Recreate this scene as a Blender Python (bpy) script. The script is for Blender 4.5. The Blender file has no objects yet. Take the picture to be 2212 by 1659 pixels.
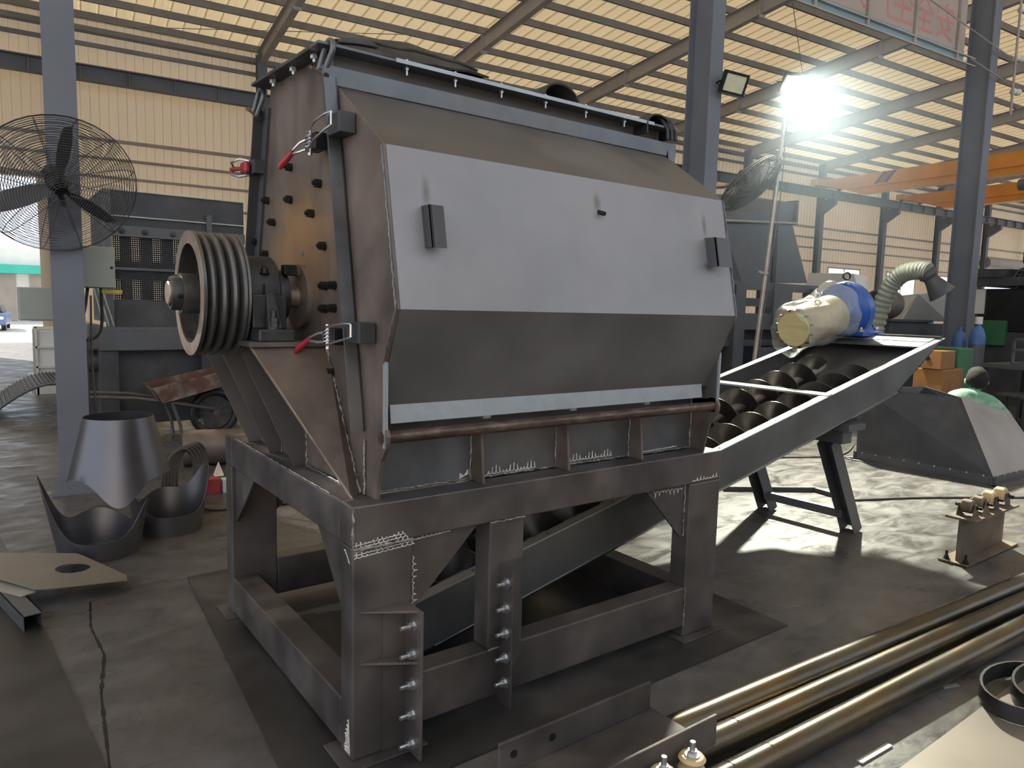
import bpy, bmesh, math, random
from mathutils import Vector, Matrix
random.seed(7)
scene = bpy.context.scene
COL = scene.collection
# ------------------------------------------------------------------ camera
F_PX, YAW, PITCH, ROLL = 1553.9, math.radians(36.60855), math.radians(6.17830), math.radians(-1.44811)
CAM = Vector((-0.97387, -2.18216, 1.6))
_f = Vector((math.sin(YAW)*math.cos(PITCH), math.cos(YAW)*math.cos(PITCH), -math.sin(PITCH)))
_r0 = Vector((math.cos(YAW), -math.sin(YAW), 0)); _d0 = _f.cross(_r0)
_r = _r0*math.cos(ROLL) + _d0*math.sin(ROLL); _d = -_r0*math.sin(ROLL) + _d0*math.cos(ROLL)
cd = bpy.data.cameras.new('camera'); cam = bpy.data.objects.new('camera', cd); COL.objects.link(cam)
cd.sensor_fit = 'HORIZONTAL'; cd.sensor_width = 36.0; cd.lens = F_PX/2212*36.0
cd.clip_start = 0.05; cd.clip_end = 400
cam.matrix_world = Matrix(((_r.x, -_d.x, -_f.x, CAM.x), (_r.y, -_d.y, -_f.y, CAM.y), (_r.z, -_d.z, -_f.z, CAM.z), (0, 0, 0, 1)))
scene.camera = cam
# building axes: the hall is turned a few degrees against the machine
BO = math.radians(5.15306); BX = Vector((math.cos(BO), -math.sin(BO), 0)); BY = Vector((math.sin(BO), math.cos(BO), 0))
def Bw(p): return BX*p[0] + BY*p[1] + Vector((0, 0, p[2]))
# ------------------------------------------------------------------ world, sun, exposure
w = bpy.data.worlds.new('sky'); scene.world = w; w.use_nodes = True
nt = w.node_tree; nt.nodes.clear()
bg = nt.nodes.new('ShaderNodeBackground'); wo = nt.nodes.new('ShaderNodeOutputWorld')
bg.inputs[0].default_value = (0.80, 0.88, 1.0, 1); bg.inputs[1].default_value = 0.75
nt.links.new(bg.outputs[0], wo.inputs[0])
sd = bpy.data.lights.new('sun', 'SUN'); sd.energy = 9.0; sd.angle = 0.01; sd.color = (1.0, 0.93, 0.82)
sun = bpy.data.objects.new('sun', sd); COL.objects.link(sun)
_sd = -(BY*0.80 + BX*-0.45 + Vector((0, 0, 0.52))).normalized()     # low winter sun from behind the far wall
sun.rotation_euler = _sd.to_track_quat('-Z', 'Y').to_euler()
vs = scene.view_settings
vs.view_transform = 'Standard'; vs.look = 'None'; vs.gamma = 1.0; vs.use_curve_mapping = False
vs.exposure = 1.0
scene.display_settings.display_device = 'sRGB'
cy = scene.cycles
cy.max_bounces = 5; cy.diffuse_bounces = 3; cy.glossy_bounces = 3; cy.transmission_bounces = 4; cy.transparent_max_bounces = 8; cy.volume_bounces = 0
cy.use_adaptive_sampling = True; cy.adaptive_threshold = 0.08
# ------------------------------------------------------------------ materials
def mat(name, col, rough=0.5, metal=0.0, var=0.18, scale=6.0, col2=None, amt2=0.5, scale2=2.5, bump=0.0, stretch=(1, 1, 1), rvar=0.0, spec=0.5, det=3.0):
    m = bpy.data.materials.new(name); m.use_nodes = True
    n = m.node_tree.nodes; l = m.node_tree.links; b = n['Principled BSDF']
    b.inputs['Roughness'].default_value = rough; b.inputs['Metallic'].default_value = metal
    b.inputs['Specular IOR Level'].default_value = spec
    tc = n.new('ShaderNodeTexCoord'); mp = n.new('ShaderNodeMapping'); mp.inputs['Scale'].default_value = stretch
    l.new(tc.outputs['Object'], mp.inputs['Vector'])
    no = n.new('ShaderNodeTexNoise'); no.inputs['Scale'].default_value = scale; no.inputs['Detail'].default_value = det
    l.new(mp.outputs[0], no.inputs['Vector'])
    mr = n.new('ShaderNodeMapRange'); mr.inputs['From Min'].default_value = 0.3; mr.inputs['From Max'].default_value = 0.7
    mr.inputs['To Min'].default_value = 1 - var; mr.inputs['To Max'].default_value = 1 + var
    l.new(no.outputs['Fac'], mr.inputs['Value'])
    src = None
    if col2 is not None:
        n2 = n.new('ShaderNodeTexNoise'); n2.inputs['Scale'].default_value = scale2; n2.inputs['Detail'].default_value = 4
        n2.inputs['Roughness'].default_value = 0.62
        l.new(mp.outputs[0], n2.inputs['Vector'])
        m2 = n.new('ShaderNodeMapRange'); m2.inputs['From Min'].default_value = 0.62 - amt2*0.35; m2.inputs['From Max'].default_value = 0.80 - amt2*0.35
        l.new(n2.outputs['Fac'], m2.inputs['Value'])
        mx = n.new('ShaderNodeMix'); mx.data_type = 'RGBA'
        mx.inputs[6].default_value = (*col, 1); mx.inputs[7].default_value = (*col2, 1)
        l.new(m2.outputs[0], mx.inputs[0]); src = mx.outputs[2]
    vm = n.new('ShaderNodeVectorMath'); vm.operation = 'SCALE'
    if src: l.new(src, vm.inputs[0])
    else: vm.inputs[0].default_value = col
    l.new(mr.outputs[0], vm.inputs['Scale']); l.new(vm.outputs[0], b.inputs['Base Color'])
    if rvar:
        r2 = n.new('ShaderNodeMapRange'); r2.inputs['From Min'].default_value = 0.3; r2.inputs['From Max'].default_value = 0.7
        r2.inputs['To Min'].default_value = max(0.05, rough - rvar); r2.inputs['To Max'].default_value = min(1, rough + rvar)
        l.new(no.outputs['Fac'], r2.inputs['Value']); l.new(r2.outputs[0], b.inputs['Roughness'])
    if bump:
        bp = n.new('ShaderNodeBump'); bp.inputs['Strength'].default_value = bump; bp.inputs['Distance'].default_value = 0.01
        l.new(no.outputs['Fac'], bp.inputs['Height']); l.new(bp.outputs[0], b.inputs['Normal'])
    return m
def emis(name, col, strength):
    m = bpy.data.materials.new(name); m.use_nodes = True; b = m.node_tree.nodes['Principled BSDF']
    b.inputs['Base Color'].default_value = (*col, 1); b.inputs['Emission Color'].default_value = (*col, 1); b.inputs['Emission Strength'].default_value = strength
    return m
M = {}
M['beam'] = mat('mill_scale_steel', (0.098, 0.088, 0.087), 0.50, 0.55, 0.25, 5, (0.145, 0.125, 0.115), 0.45, 2.0, 0.05, rvar=0.12)
M['blue'] = mat('blue_mill_steel', (0.150, 0.160, 0.175), 0.42, 0.65, 0.25, 5, (0.17, 0.165, 0.16), 0.45, 2.0, 0.03, rvar=0.10)
M['brown'] = mat('brown_scale_plate', (0.185, 0.145, 0.122), 0.50, 0.40, 0.22, 4, (0.12, 0.095, 0.082), 0.45, 3.0, 0.04, rvar=0.1)
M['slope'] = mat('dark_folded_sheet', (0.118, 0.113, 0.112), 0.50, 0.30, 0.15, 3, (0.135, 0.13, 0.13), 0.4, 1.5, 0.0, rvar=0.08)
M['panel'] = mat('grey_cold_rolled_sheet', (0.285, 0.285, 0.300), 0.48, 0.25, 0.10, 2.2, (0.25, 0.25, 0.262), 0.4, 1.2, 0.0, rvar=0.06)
def spots(m, pts, col):
    """soft heat stains with a shape of their own on a sheet: (x, z, half width, half height) in object space"""
    n = m.node_tree.nodes; l = m.node_tree.links; b = n['Principled BSDF']; tc = n.new('ShaderNodeTexCoord')
    no = n.new('ShaderNodeTexNoise'); no.inputs['Scale'].default_value = 25; l.new(tc.outputs['Object'], no.inputs['Vector'])
    for x, z, wx, wz in pts:
        src = b.inputs['Base Color'].links[0].from_socket
        mp = n.new('ShaderNodeMapping'); mp.inputs['Location'].default_value = (-x/wx, 0, -z/wz); mp.inputs['Scale'].default_value = (1/wx, 0, 1/wz); l.new(tc.outputs['Object'], mp.inputs[0])
        ln = n.new('ShaderNodeVectorMath'); ln.operation = 'LENGTH'; l.new(mp.outputs[0], ln.inputs[0])
        ad = n.new('ShaderNodeMath'); ad.operation = 'MULTIPLY_ADD'; l.new(no.outputs['Fac'], ad.inputs[0]); ad.inputs[1].default_value = 0.5; l.new(ln.outputs['Value'], ad.inputs[2])
        mr = n.new('ShaderNodeMapRange'); mr.inputs['From Min'].default_value = 0.15; mr.inputs['From Max'].default_value = 1.25; mr.inputs['To Min'].default_value = 0.85; mr.inputs['To Max'].default_value = 0.0; l.new(ad.outputs[0], mr.inputs[0])
        mx = n.new('ShaderNodeMix'); mx.data_type = 'RGBA'; l.new(mr.outputs[0], mx.inputs[0]); l.new(src, mx.inputs[6]); mx.inputs[7].default_value = (*col, 1); l.new(mx.outputs[2], b.inputs['Base Color'])
spots(M['panel'], [(-0.715, 1.975, 0.022, 0.075), (0.075, 2.02, 0.026, 0.055), (0.735, 1.985, 0.020, 0.070), (-0.71, 1.79, 0.04, 0.025), (0.73, 1.80, 0.04, 0.022)], (0.115, 0.095, 0.065))
M['strip'] = mat('bright_steel_strip', (0.40, 0.44, 0.47), 0.42, 0.5, 0.15, 4, (0.30, 0.32, 0.34), 0.35, 4)
M['weld'] = mat('weld_bead', (0.26, 0.25, 0.24), 0.45, 0.6, 0.5, 60, None, bump=0.6)
M['chalk'] = mat('chalk_stroke', (0.62, 0.58, 0.52), 0.9, 0, 0.3, 30)
M['cast'] = mat('dark_cast_iron', (0.060, 0.062, 0.066), 0.45, 0.55, 0.3, 14, None, bump=0.05, rvar=0.1)
M['machined'] = mat('machined_iron_rim', (0.36, 0.29, 0.24), 0.42, 0.6, 0.18, 10, (0.26, 0.20, 0.16), 0.35, 6)
M['groove'] = mat('grey_pulley_iron', (0.115, 0.112, 0.110), 0.38, 0.7, 0.2, 10, (0.17, 0.16, 0.15), 0.35, 3, stretch=(4, 1, 1))
M['black'] = mat('black_oxide_bolt', (0.018, 0.018, 0.019), 0.42, 0.4, 0.2, 20)
M['zinc'] = mat('zinc_plated_steel', (0.55, 0.56, 0.58), 0.28, 0.9, 0.12, 20)
M['red'] = mat('red_vinyl_grip', (0.30, 0.022, 0.035), 0.35, 0, 0.15, 12)
M['rustrod'] = mat('brown_rolled_rod', (0.095, 0.060, 0.048), 0.40, 0.55, 0.35, 12, (0.16, 0.12, 0.10), 0.4, 9, stretch=(1, 4, 4))
M['rubber'] = mat('ribbed_brown_rubber', (0.045, 0.040, 0.035), 0.8, 0, 0.4, 8, (0.075, 0.062, 0.050), 0.4, 5, bump=0.3)
M['bluecloth'] = mat('dark_blue_backing', (0.035, 0.038, 0.055), 0.7, 0, 0.3, 10)
M['blackrubber'] = mat('black_rubber', (0.020, 0.020, 0.021), 0.45, 0, 0.3, 10, bump=0.05)
M['column'] = mat('blue_grey_column_paint', (0.145, 0.155, 0.185), 0.62, 0, 0.12, 2.0, (0.12, 0.13, 0.155), 0.4, 1.0)
M['purlin'] = mat('grey_purlin_paint', (0.21, 0.21, 0.235), 0.6, 0.1, 0.15, 2)
M['rafter'] = mat('grey_brown_rafter_paint', (0.38, 0.36, 0.36), 0.65, 0, 0.12, 1.5)
M['roof'] = mat('cream_roof_sheet', (0.78, 0.66, 0.46), 0.45, 0.0, 0.10, 0.8, (0.68, 0.58, 0.43), 0.4, 0.5, stretch=(1, .3, 1))
M['girt'] = mat('pale_girt_steel', (0.36, 0.32, 0.29), 0.6, 0, 0.1, 2)
M['crane'] = mat('orange_crane_paint', (0.80, 0.34, 0.035), 0.45, 0, 0.10, 1.0)
M['purple'] = mat('purple_stripe_paint', (0.10, 0.05, 0.16), 0.5, 0, 0.1, 3)
M['red2'] = mat('red_stripe_paint', (0.35, 0.06, 0.09), 0.5, 0, 0.1, 3)
M['darkmach'] = mat('dark_grey_machine_steel', (0.060, 0.062, 0.068), 0.55, 0.3, 0.25, 3, (0.085, 0.080, 0.080), 0.4, 2)
M['greymach'] = mat('grey_machine_steel', (0.105, 0.110, 0.118), 0.5, 0.35, 0.18, 2.5, (0.13, 0.125, 0.12), 0.4, 1.5, rvar=0.08)
M['trough'] = mat('grey_trough_sheet', (0.145, 0.150, 0.152), 0.40, 0.6, 0.18, 2.5, (0.12, 0.12, 0.122), 0.4, 2.0, rvar=0.08)
M['rim'] = mat('bright_rim_bar', (0.40, 0.40, 0.36), 0.40, 0.5, 0.15, 5)
M['flight'] = mat('screw_flight_steel', (0.120, 0.112, 0.105), 0.34, 0.75, 0.2, 5, rvar=0.1)
M['shaft'] = mat('bright_screw_shaft', (0.40, 0.34, 0.29), 0.4, 0.6, 0.15, 8)
M['bluepaint'] = mat('blue_gearbox_paint', (0.018, 0.085, 0.36), 0.30, 0, 0.1, 6)
M['card'] = mat('kraft_motor_wrap', (0.42, 0.33, 0.21), 0.6, 0, 0.15, 7)
M['ply'] = mat('pale_yellow_fan_cover', (0.62, 0.52, 0.26), 0.6, 0, 0.12, 6, stretch=(1, 1, 6))
M['skin'] = mat('skin', (0.42, 0.25, 0.17), 0.55, 0, 0.08, 10)
M['hair'] = mat('black_hair', (0.009, 0.008, 0.008), 0.9, 0, 0.3, 60, bump=0.5)
M['shirt'] = mat('green_work_shirt', (0.17, 0.36, 0.24), 0.85, 0, 0.2, 12, (0.34, 0.46, 0.36), 0.4, 6, bump=0.3)
M['trousers'] = mat('dark_work_trousers', (0.03, 0.035, 0.05), 0.85, 0, 0.2, 12)
M['white'] = mat('white_paint', (0.72, 0.72, 0.70), 0.6, 0, 0.05, 3)
M['paleg'] = mat('pale_grey_primer', (0.66, 0.65, 0.60), 0.6, 0, 0.1, 2)
M['cabinet'] = mat('grey_green_cabinet', (0.36, 0.39, 0.35), 0.5, 0, 0.06, 3)
M['yellow'] = mat('yellow_plastic', (0.55, 0.42, 0.06), 0.5, 0, 0.1, 6)
M['green'] = mat('green_paint', (0.030, 0.13, 0.055), 0.5, 0, 0.1, 4)
M['teal'] = mat('teal_awning', (0.04, 0.45, 0.36), 0.6, 0, 0.05, 2)
M['orange'] = mat('orange_cabinet_paint', (0.24, 0.105, 0.025), 0.55, 0, 0.2, 4)
M['cylblue'] = mat('cylinder_blue', (0.05, 0.12, 0.30), 0.5, 0, 0.15, 4)
M['hose'] = mat('grey_green_flexible_hose', (0.22, 0.23, 0.19), 0.6, 0, 0.15, 8)
M['rust'] = mat('rusty_barrow_pan', (0.115, 0.055, 0.038), 0.75, 0.1, 0.3, 6, (0.26, 0.22, 0.18), 0.45, 4)
M['rusty'] = mat('rusty_i_beam', (0.135, 0.105, 0.075), 0.65, 0.3, 0.3, 5, (0.22, 0.12, 0.05), 0.25, 3)
M['nylon'] = mat('aged_nylon_roller', (0.50, 0.38, 0.20), 0.5, 0, 0.15, 8)
M['pipe'] = mat('oily_steel_pipe', (0.075, 0.070, 0.058), 0.28, 0.8, 0.3, 4, (0.13, 0.09, 0.045), 0.3, 3, stretch=(.4, 3, 3), rvar=0.08)
M['sheet'] = mat('ground_steel_sheet', (0.24, 0.21, 0.18), 0.45, 0.4, 0.15, 2)
M['plate'] = mat('worn_floor_steel_plate', (0.052, 0.049, 0.048), 0.42, 0.35, 0.35, 3, (0.082, 0.076, 0.076), 0.4, 1.3, bump=0.05, rvar=0.12)
M['galv'] = mat('dark_purple_grey_sheet_steel', (0.150, 0.148, 0.165), 0.36, 0.7, 0.10, 2, (0.13, 0.128, 0.135), 0.4, 1.2, rvar=0.06)
M['cable'] = mat('brown_grey_cable', (0.10, 0.085, 0.078), 0.6, 0, 0.2, 10)
M['redbox'] = mat('red_packet', (0.35, 0.04, 0.05), 0.6, 0, 0.1, 10)
M['asphalt'] = mat('sunlit_yard_concrete', (0.52, 0.50, 0.46), 0.9, 0, 0.08, 0.5)
M['carpaint'] = mat('blue_car_paint', (0.10, 0.16, 0.32), 0.3, 0.2, 0.05, 2)
M['paper'] = mat('paper_tag', (0.75, 0.62, 0.52), 0.8, 0, 0.1, 10)
M['glassdark'] = mat('dark_window_glass', (0.03, 0.035, 0.04), 0.1, 0, 0.05, 2)
M['lens'] = mat('lamp_lens', (0.62, 0.60, 0.42), 0.25, 0, 0.05, 20)
M['lampon'] = emis('lit_lamp_lens', (0.95, 1.0, 0.90), 40.0)
M['letter'] = mat('faded_red_print', (0.55, 0.24, 0.22), 0.9, 0, 0.05, 3)
# translucent cloth and film
def translucent(name, col, tr=0.5):
    m = bpy.data.materials.new(name); m.use_nodes = True; n = m.node_tree.nodes; l = m.node_tree.links
    b = n['Principled BSDF']; b.inputs['Base Color'].default_value = (*col, 1); b.inputs['Roughness'].default_value = 0.8
    t = n.new('ShaderNodeBsdfTranslucent'); t.inputs[0].default_value = (*col, 1)
    mx = n.new('ShaderNodeMixShader'); mx.inputs[0].default_value = tr
    l.new(b.outputs[0], mx.inputs[1]); l.new(t.outputs[0], mx.inputs[2]); l.new(mx.outputs[0], n['Material Output'].inputs[0]); return m
M['roof'] = translucent('cream_translucent_roof_sheet', (0.85, 0.77, 0.62), 0.36)
M['cladding'] = translucent('cream_wall_sheet', (0.73, 0.66, 0.56), 0.24)
M['banner'] = translucent('white_banner_cloth', (0.70, 0.62, 0.58), 0.55)
M['bannerblue'] = translucent('pale_blue_banner_edge', (0.42, 0.58, 0.66), 0.5)
def film(name):
    m = bpy.data.materials.new(name); m.use_nodes = True; n = m.node_tree.nodes; l = m.node_tree.links
    b = n['Principled BSDF']; b.inputs['Base Color'].default_value = (0.75, 0.8, 0.74, 1); b.inputs['Roughness'].default_value = 0.18
    t = n.new('ShaderNodeBsdfTransparent'); t.inputs[0].default_value = (0.96, 0.97, 0.95, 1)
    tc = n.new('ShaderNodeTexCoord'); no = n.new('ShaderNodeTexNoise'); no.inputs['Scale'].default_value = 7; no.inputs['Detail'].default_value = 3; no.inputs['Distortion'].default_value = 1.5
    l.new(tc.outputs['Object'], no.inputs['Vector'])
    bp = n.new('ShaderNodeBump'); bp.inputs['Strength'].default_value = 0.9; bp.inputs['Distance'].default_value = 0.04
    l.new(no.outputs['Fac'], bp.inputs['Height']); l.new(bp.outputs[0], b.inputs['Normal'])
    mx = n.new('ShaderNodeMixShader'); mx.inputs[0].default_value = 0.24
    l.new(t.outputs[0], mx.inputs[1]); l.new(b.outputs[0], mx.inputs[2]); l.new(mx.outputs[0], n['Material Output'].inputs[0]); return m
M['film'] = film('clear_plastic_film')
def pane_mat():
    m = bpy.data.materials.new('dusty_window_pane'); m.use_nodes = True; n = m.node_tree.nodes; l = m.node_tree.links
    b = n['Principled BSDF']; b.inputs['Base Color'].default_value = (0.8, 0.8, 0.76, 1); b.inputs['Roughness'].default_value = 0.15
    t = n.new('ShaderNodeBsdfTransparent'); mx = n.new('ShaderNodeMixShader'); mx.inputs[0].default_value = 0.12
    l.new(t.outputs[0], mx.inputs[1]); l.new(b.outputs[0], mx.inputs[2]); l.new(mx.outputs[0], n['Material Output'].inputs[0]); return m
M['pane'] = pane_mat()
# ------------------------------------------------------------------ mesh helpers
class MB:
    def __init__(s, T=None): s.v = []; s.f = []; s.T = T
    def add(s, vs, fs):
        o = len(s.v)
        for p in vs: s.v.append(s.T(p) if s.T else Vector(p))
        s.f += [tuple(i + o for i in f) for f in fs]
        return s
    def box(s, x0, x1, y0, y1, z0, z1):
        return s.add([(x0,y0,z0),(x1,y0,z0),(x1,y1,z0),(x0,y1,z0),(x0,y0,z1),(x1,y0,z1),(x1,y1,z1),(x0,y1,z1)],
                     [(0,3,2,1),(4,5,6,7),(0,1,5,4),(1,2,6,5),(2,3,7,6),(3,0,4,7)])
    def prism(s, pts, vec):
        n = len(pts); vec = Vector(vec); a = [Vector(p) for p in pts]; b = [p + vec for p in a]
        return s.add(a + b, [tuple(range(n - 1, -1, -1)), tuple(range(n, 2*n))] + [(i, (i+1) % n, n + (i+1) % n, n + i) for i in range(n)])
    def bar(s, p0, p1, w, h, up=(0, 0, 1)):
        p0 = Vector(p0); p1 = Vector(p1); d = (p1 - p0).normalized(); up = Vector(up)
        sd = d.cross(up).normalized(); u = sd.cross(d).normalized()
        c = [sd*(-w/2) + u*(-h/2), sd*(w/2) + u*(-h/2), sd*(w/2) + u*(h/2), sd*(-w/2) + u*(h/2)]
        return s.prism([p0 + k for k in c], p1 - p0)
    def cyl(s, p0, p1, r, n=16, r2=None, cap=True):
        p0 = Vector(p0); p1 = Vector(p1); d = (p1 - p0).normalized(); r2 = r if r2 is None else r2
        a = d.orthogonal().normalized(); b = d.cross(a)
        vs = []
        for P, R in ((p0, r), (p1, r2)):
            for i in range(n):
                t = 2*math.pi*i/n; vs.append(P + a*(R*math.cos(t)) + b*(R*math.sin(t)))
        fs = [(i, (i+1) % n, n + (i+1) % n, n + i) for i in range(n)]
        if cap: fs += [tuple(range(n - 1, -1, -1)), tuple(range(n, 2*n))]
        return s.add(vs, fs)
    def tube(s, pts, r, n=8, closed=False, cap=True):
        pts = [Vector(p) for p in pts]; m = len(pts); vs = []; ref = None
        for i, P in enumerate(pts):
            if closed: d = pts[(i+1) % m] - pts[i-1]
            else: d = pts[min(i+1, m-1)] - pts[max(i-1, 0)]
            d.normalize()
            if ref is None: a = d.orthogonal().normalized()
            else:
                a = ref - d*ref.dot(d)
                a = d.orthogonal().normalized() if a.length < 1e-6 else a.normalized()
            ref = a; b = d.cross(a); R = r[i] if isinstance(r, (list, tuple)) else r
            for k in range(n):
                t = 2*math.pi*k/n; vs.append(P + a*(R*math.cos(t)) + b*(R*math.sin(t)))
        fs = []
        for i in range(m if closed else m - 1):
            j = (i+1) % m
            for k in range(n): fs.append((i*n + k, i*n + (k+1) % n, j*n + (k+1) % n, j*n + k))
        if cap and not closed: fs += [tuple(range(n - 1, -1, -1)), tuple((m-1)*n + k for k in range(n))]
        return s.add(vs, fs)
    def lathe(s, prof, org, axis, n=32, closed=False):
        org = Vector(org); d = Vector(axis).normalized(); a = d.orthogonal().normalized(); b = d.cross(a); m = len(prof); vs = []
        for r, h in prof:
            for k in range(n):
                t = 2*math.pi*k/n; vs.append(org + d*h + a*(r*math.cos(t)) + b*(r*math.sin(t)))
        fs = []
        for i in range(m if closed else m - 1):
            j = (i+1) % m
            for k in range(n): fs.append((i*n + k, i*n + (k+1) % n, j*n + (k+1) % n, j*n + k))
        if not closed:
            if prof[0][0] > 1e-6: fs.append(tuple(range(n - 1, -1, -1)))
            if prof[-1][0] > 1e-6: fs.append(tuple((m-1)*n + k for k in range(n)))
        return s.add(vs, fs)
    def grid(s, fn, nu, nv, th=0.0, cu=False):
        P = [[Vector(fn(i/nu, j/nv)) for j in range(nv+1)] for i in range(nu+1)]
        W = nv + 1
        fs = [(i*W+j, (i+1)*W+j, (i+1)*W+j+1, i*W+j+1) for i in range(nu) for j in range(nv)]
        vs = [p for r in P for p in r]
        if th:
            N = []
            for i in range(nu+1):
                for j in range(nv+1):
                    a = P[min(i+1, nu)][j] - P[max(i-1, 0)][j]; b = P[i][min(j+1, nv)] - P[i][max(j-1, 0)]
                    c = a.cross(b); N.append(c.normalized() if c.length > 1e-9 else Vector((0, 0, 1)))
            k = len(vs); vs = vs + [p - n_*th for p, n_ in zip(vs, N)]
            fs = fs + [tuple(q + k for q in reversed(f)) for f in fs]
            for i in range(nu):
                fs += [(i*W, i*W+k, (i+1)*W+k, (i+1)*W), (i*W+nv, (i+1)*W+nv, (i+1)*W+nv+k, i*W+nv+k)]
            for j in range(nv):
                fs += [(j, j+1, j+1+k, j+k), (nu*W+j, nu*W+j+k, nu*W+j+1+k, nu*W+j+1)]
        return s.add(vs, fs)
    def hexnut(s, p, axis, r, h): return s.cyl(p, Vector(p) + Vector(axis).normalized()*h, r, 6)
ORG = {}
def build(mb, name, m, parent=None, smooth=None, bevel=0.0, org=None):
    me = bpy.data.meshes.new(name)
    o_ = ORG[parent.name] if parent is not None else (Vector(org) if org is not None else Vector((0, 0, 0)))
    me.from_pydata([tuple(v - o_) for v in mb.v], [], mb.f)
    bm = bmesh.new(); bm.from_mesh(me)
    if bevel: bmesh.ops.remove_doubles(bm, verts=bm.verts, dist=1e-5)
    bmesh.ops.recalc_face_normals(bm, faces=bm.faces); bm.to_mesh(me); bm.free()
    me.materials.append(M[m] if isinstance(m, str) else m)
    if smooth is not None:
        me.shade_smooth(); me.set_sharp_from_angle(angle=math.radians(smooth))
    o = bpy.data.objects.new(name, me); COL.objects.link(o); ORG[o.name] = o_
    if parent is not None: o.parent = parent
    else: o.location = o_
    if bevel:
        b = o.modifiers.new('bevel', 'BEVEL'); b.width = bevel; b.segments = 2; b.limit_method = 'ANGLE'; b.angle_limit = math.radians(40)
    return o
def tag(o, label, cat, group=None, kind=None):
    o['label'] = label; o['category'] = cat
    if group: o['group'] = group
    if kind: o['kind'] = kind
    return o
def thing(name, loc, label, cat, group=None):
    o = bpy.data.objects.new(name, None); COL.objects.link(o); o.location = loc; o.empty_display_size = 0.1
    ORG[o.name] = Vector(loc); return tag(o, label, cat, group)
def struct(o, label=None):
    o['kind'] = 'structure'
    if label: o['label'] = label
    return o
def sempty(name, loc, label=None):
    o = bpy.data.objects.new(name, None); COL.objects.link(o); o.location = loc; o.empty_display_size = 0.1; ORG[o.name] = Vector(loc)
    return struct(o, label)
def copy_part(src, parent, loc):
    o = src.copy(); COL.objects.link(o); o.parent = parent; o.location = loc; ORG[o.name] = ORG[src.name]; return o
# ------------------------------------------------------------------ the hall
WV = 26.0                                   # far side wall
BAYS = [-7.47, -1.07] + [5.33 + 6.4*k for k in range(10)]
def roof_z(v): return 10.55 + (26.0 - v)*0.085
U0, U1, V0 = -9.0, 70.0, -9.0
# floor: dark trodden concrete, smoother and paler away from the machine
def floor_mat():
    m = bpy.data.materials.new('workshop_concrete'); m.use_nodes = True; n = m.node_tree.nodes; l = m.node_tree.links; b = n['Principled BSDF']
    tc = n.new('ShaderNodeTexCoord')
    def noise(sc, det, rg=0.6, dist=0.0, st=None):
        k = n.new('ShaderNodeTexNoise'); k.inputs['Scale'].default_value = sc; k.inputs['Detail'].default_value = det; k.inputs['Roughness'].default_value = rg; k.inputs['Distortion'].default_value = dist
        if st:
            mp = n.new('ShaderNodeMapping'); mp.inputs['Scale'].default_value = st; mp.inputs['Rotation'].default_value = (0, 0, 0.5); l.new(tc.outputs['Object'], mp.inputs[0]); l.new(mp.outputs[0], k.inputs['Vector'])
        else: l.new(tc.outputs['Object'], k.inputs['Vector'])
        return k
    def ramp(src, stops):
        r = n.new('ShaderNodeValToRGB'); e = r.color_ramp.elements
        e[0].position, e[0].color = stops[0][0], (*stops[0][1], 1); e[1].position, e[1].color = stops[-1][0], (*stops[-1][1], 1)
        for p, c in stops[1:-1]: q = e.new(p); q.color = (*c, 1)
        l.new(src, r.inputs[0]); return r
    a = noise(0.55, 4, 0.62); c = noise(6.0, 4, 0.7); s = noise(3.0, 4, 0.65, 0.8, (1.0, 2.0, 1))
    r1 = ramp(a.outputs['Fac'], [(0.30, (0.064, 0.059, 0.058)), (0.52, (0.100, 0.093, 0.090)), (0.70, (0.135, 0.126, 0.118))])
    r2 = ramp(c.outputs['Fac'], [(0.30, (0.72, 0.72, 0.72)), (0.70, (1.2, 1.2, 1.2))])
    r3 = ramp(s.outputs['Fac'], [(0.30, (0.86, 0.86, 0.86)), (0.50, (1.0, 1.0, 1.0)), (0.72, (1.16, 1.16, 1.15))])
    m1 = n.new('ShaderNodeMix'); m1.data_type = 'RGBA'; m1.blend_type = 'MULTIPLY'; m1.inputs[0].default_value = 1
    l.new(r1.outputs[0], m1.inputs[6]); l.new(r2.outputs[0], m1.inputs[7])
    m2 = n.new('ShaderNodeMix'); m2.data_type = 'RGBA'; m2.blend_type = 'MULTIPLY'; m2.inputs[0].default_value = 1
    l.new(m1.outputs[2], m2.inputs[6]); l.new(r3.outputs[0], m2.inputs[7])
    l.new(m2.outputs[2], b.inputs['Base Color'])
    rr = n.new('ShaderNodeMapRange'); rr.inputs['From Min'].default_value = 0.35; rr.inputs['From Max'].default_value = 0.65; rr.inputs['To Min'].default_value = 0.24; rr.inputs['To Max'].default_value = 0.52
    l.new(s.outputs['Fac'], rr.inputs[0]); l.new(rr.outputs[0], b.inputs['Roughness'])
    bp = n.new('ShaderNodeBump'); bp.inputs['Strength'].default_value = 0.12; bp.inputs['Distance'].default_value = 0.02
    l.new(c.outputs['Fac'], bp.inputs['Height']); l.new(bp.outputs[0], b.inputs['Normal'])
    return m
M['floor'] = floor_mat()
mb = MB(Bw); mb.box(U0 - 2, U1 + 6, V0 - 1, WV + 0.4, -0.3, 0.0)
struct(build(mb, 'floor', 'floor'), 'grey worn concrete workshop floor')
mb = MB(Bw); mb.box(-90, 150, -80, 110, -0.6, -0.32)
struct(build(mb, 'ground', 'asphalt'), 'sunlit pale concrete yard outside the hall')
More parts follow.
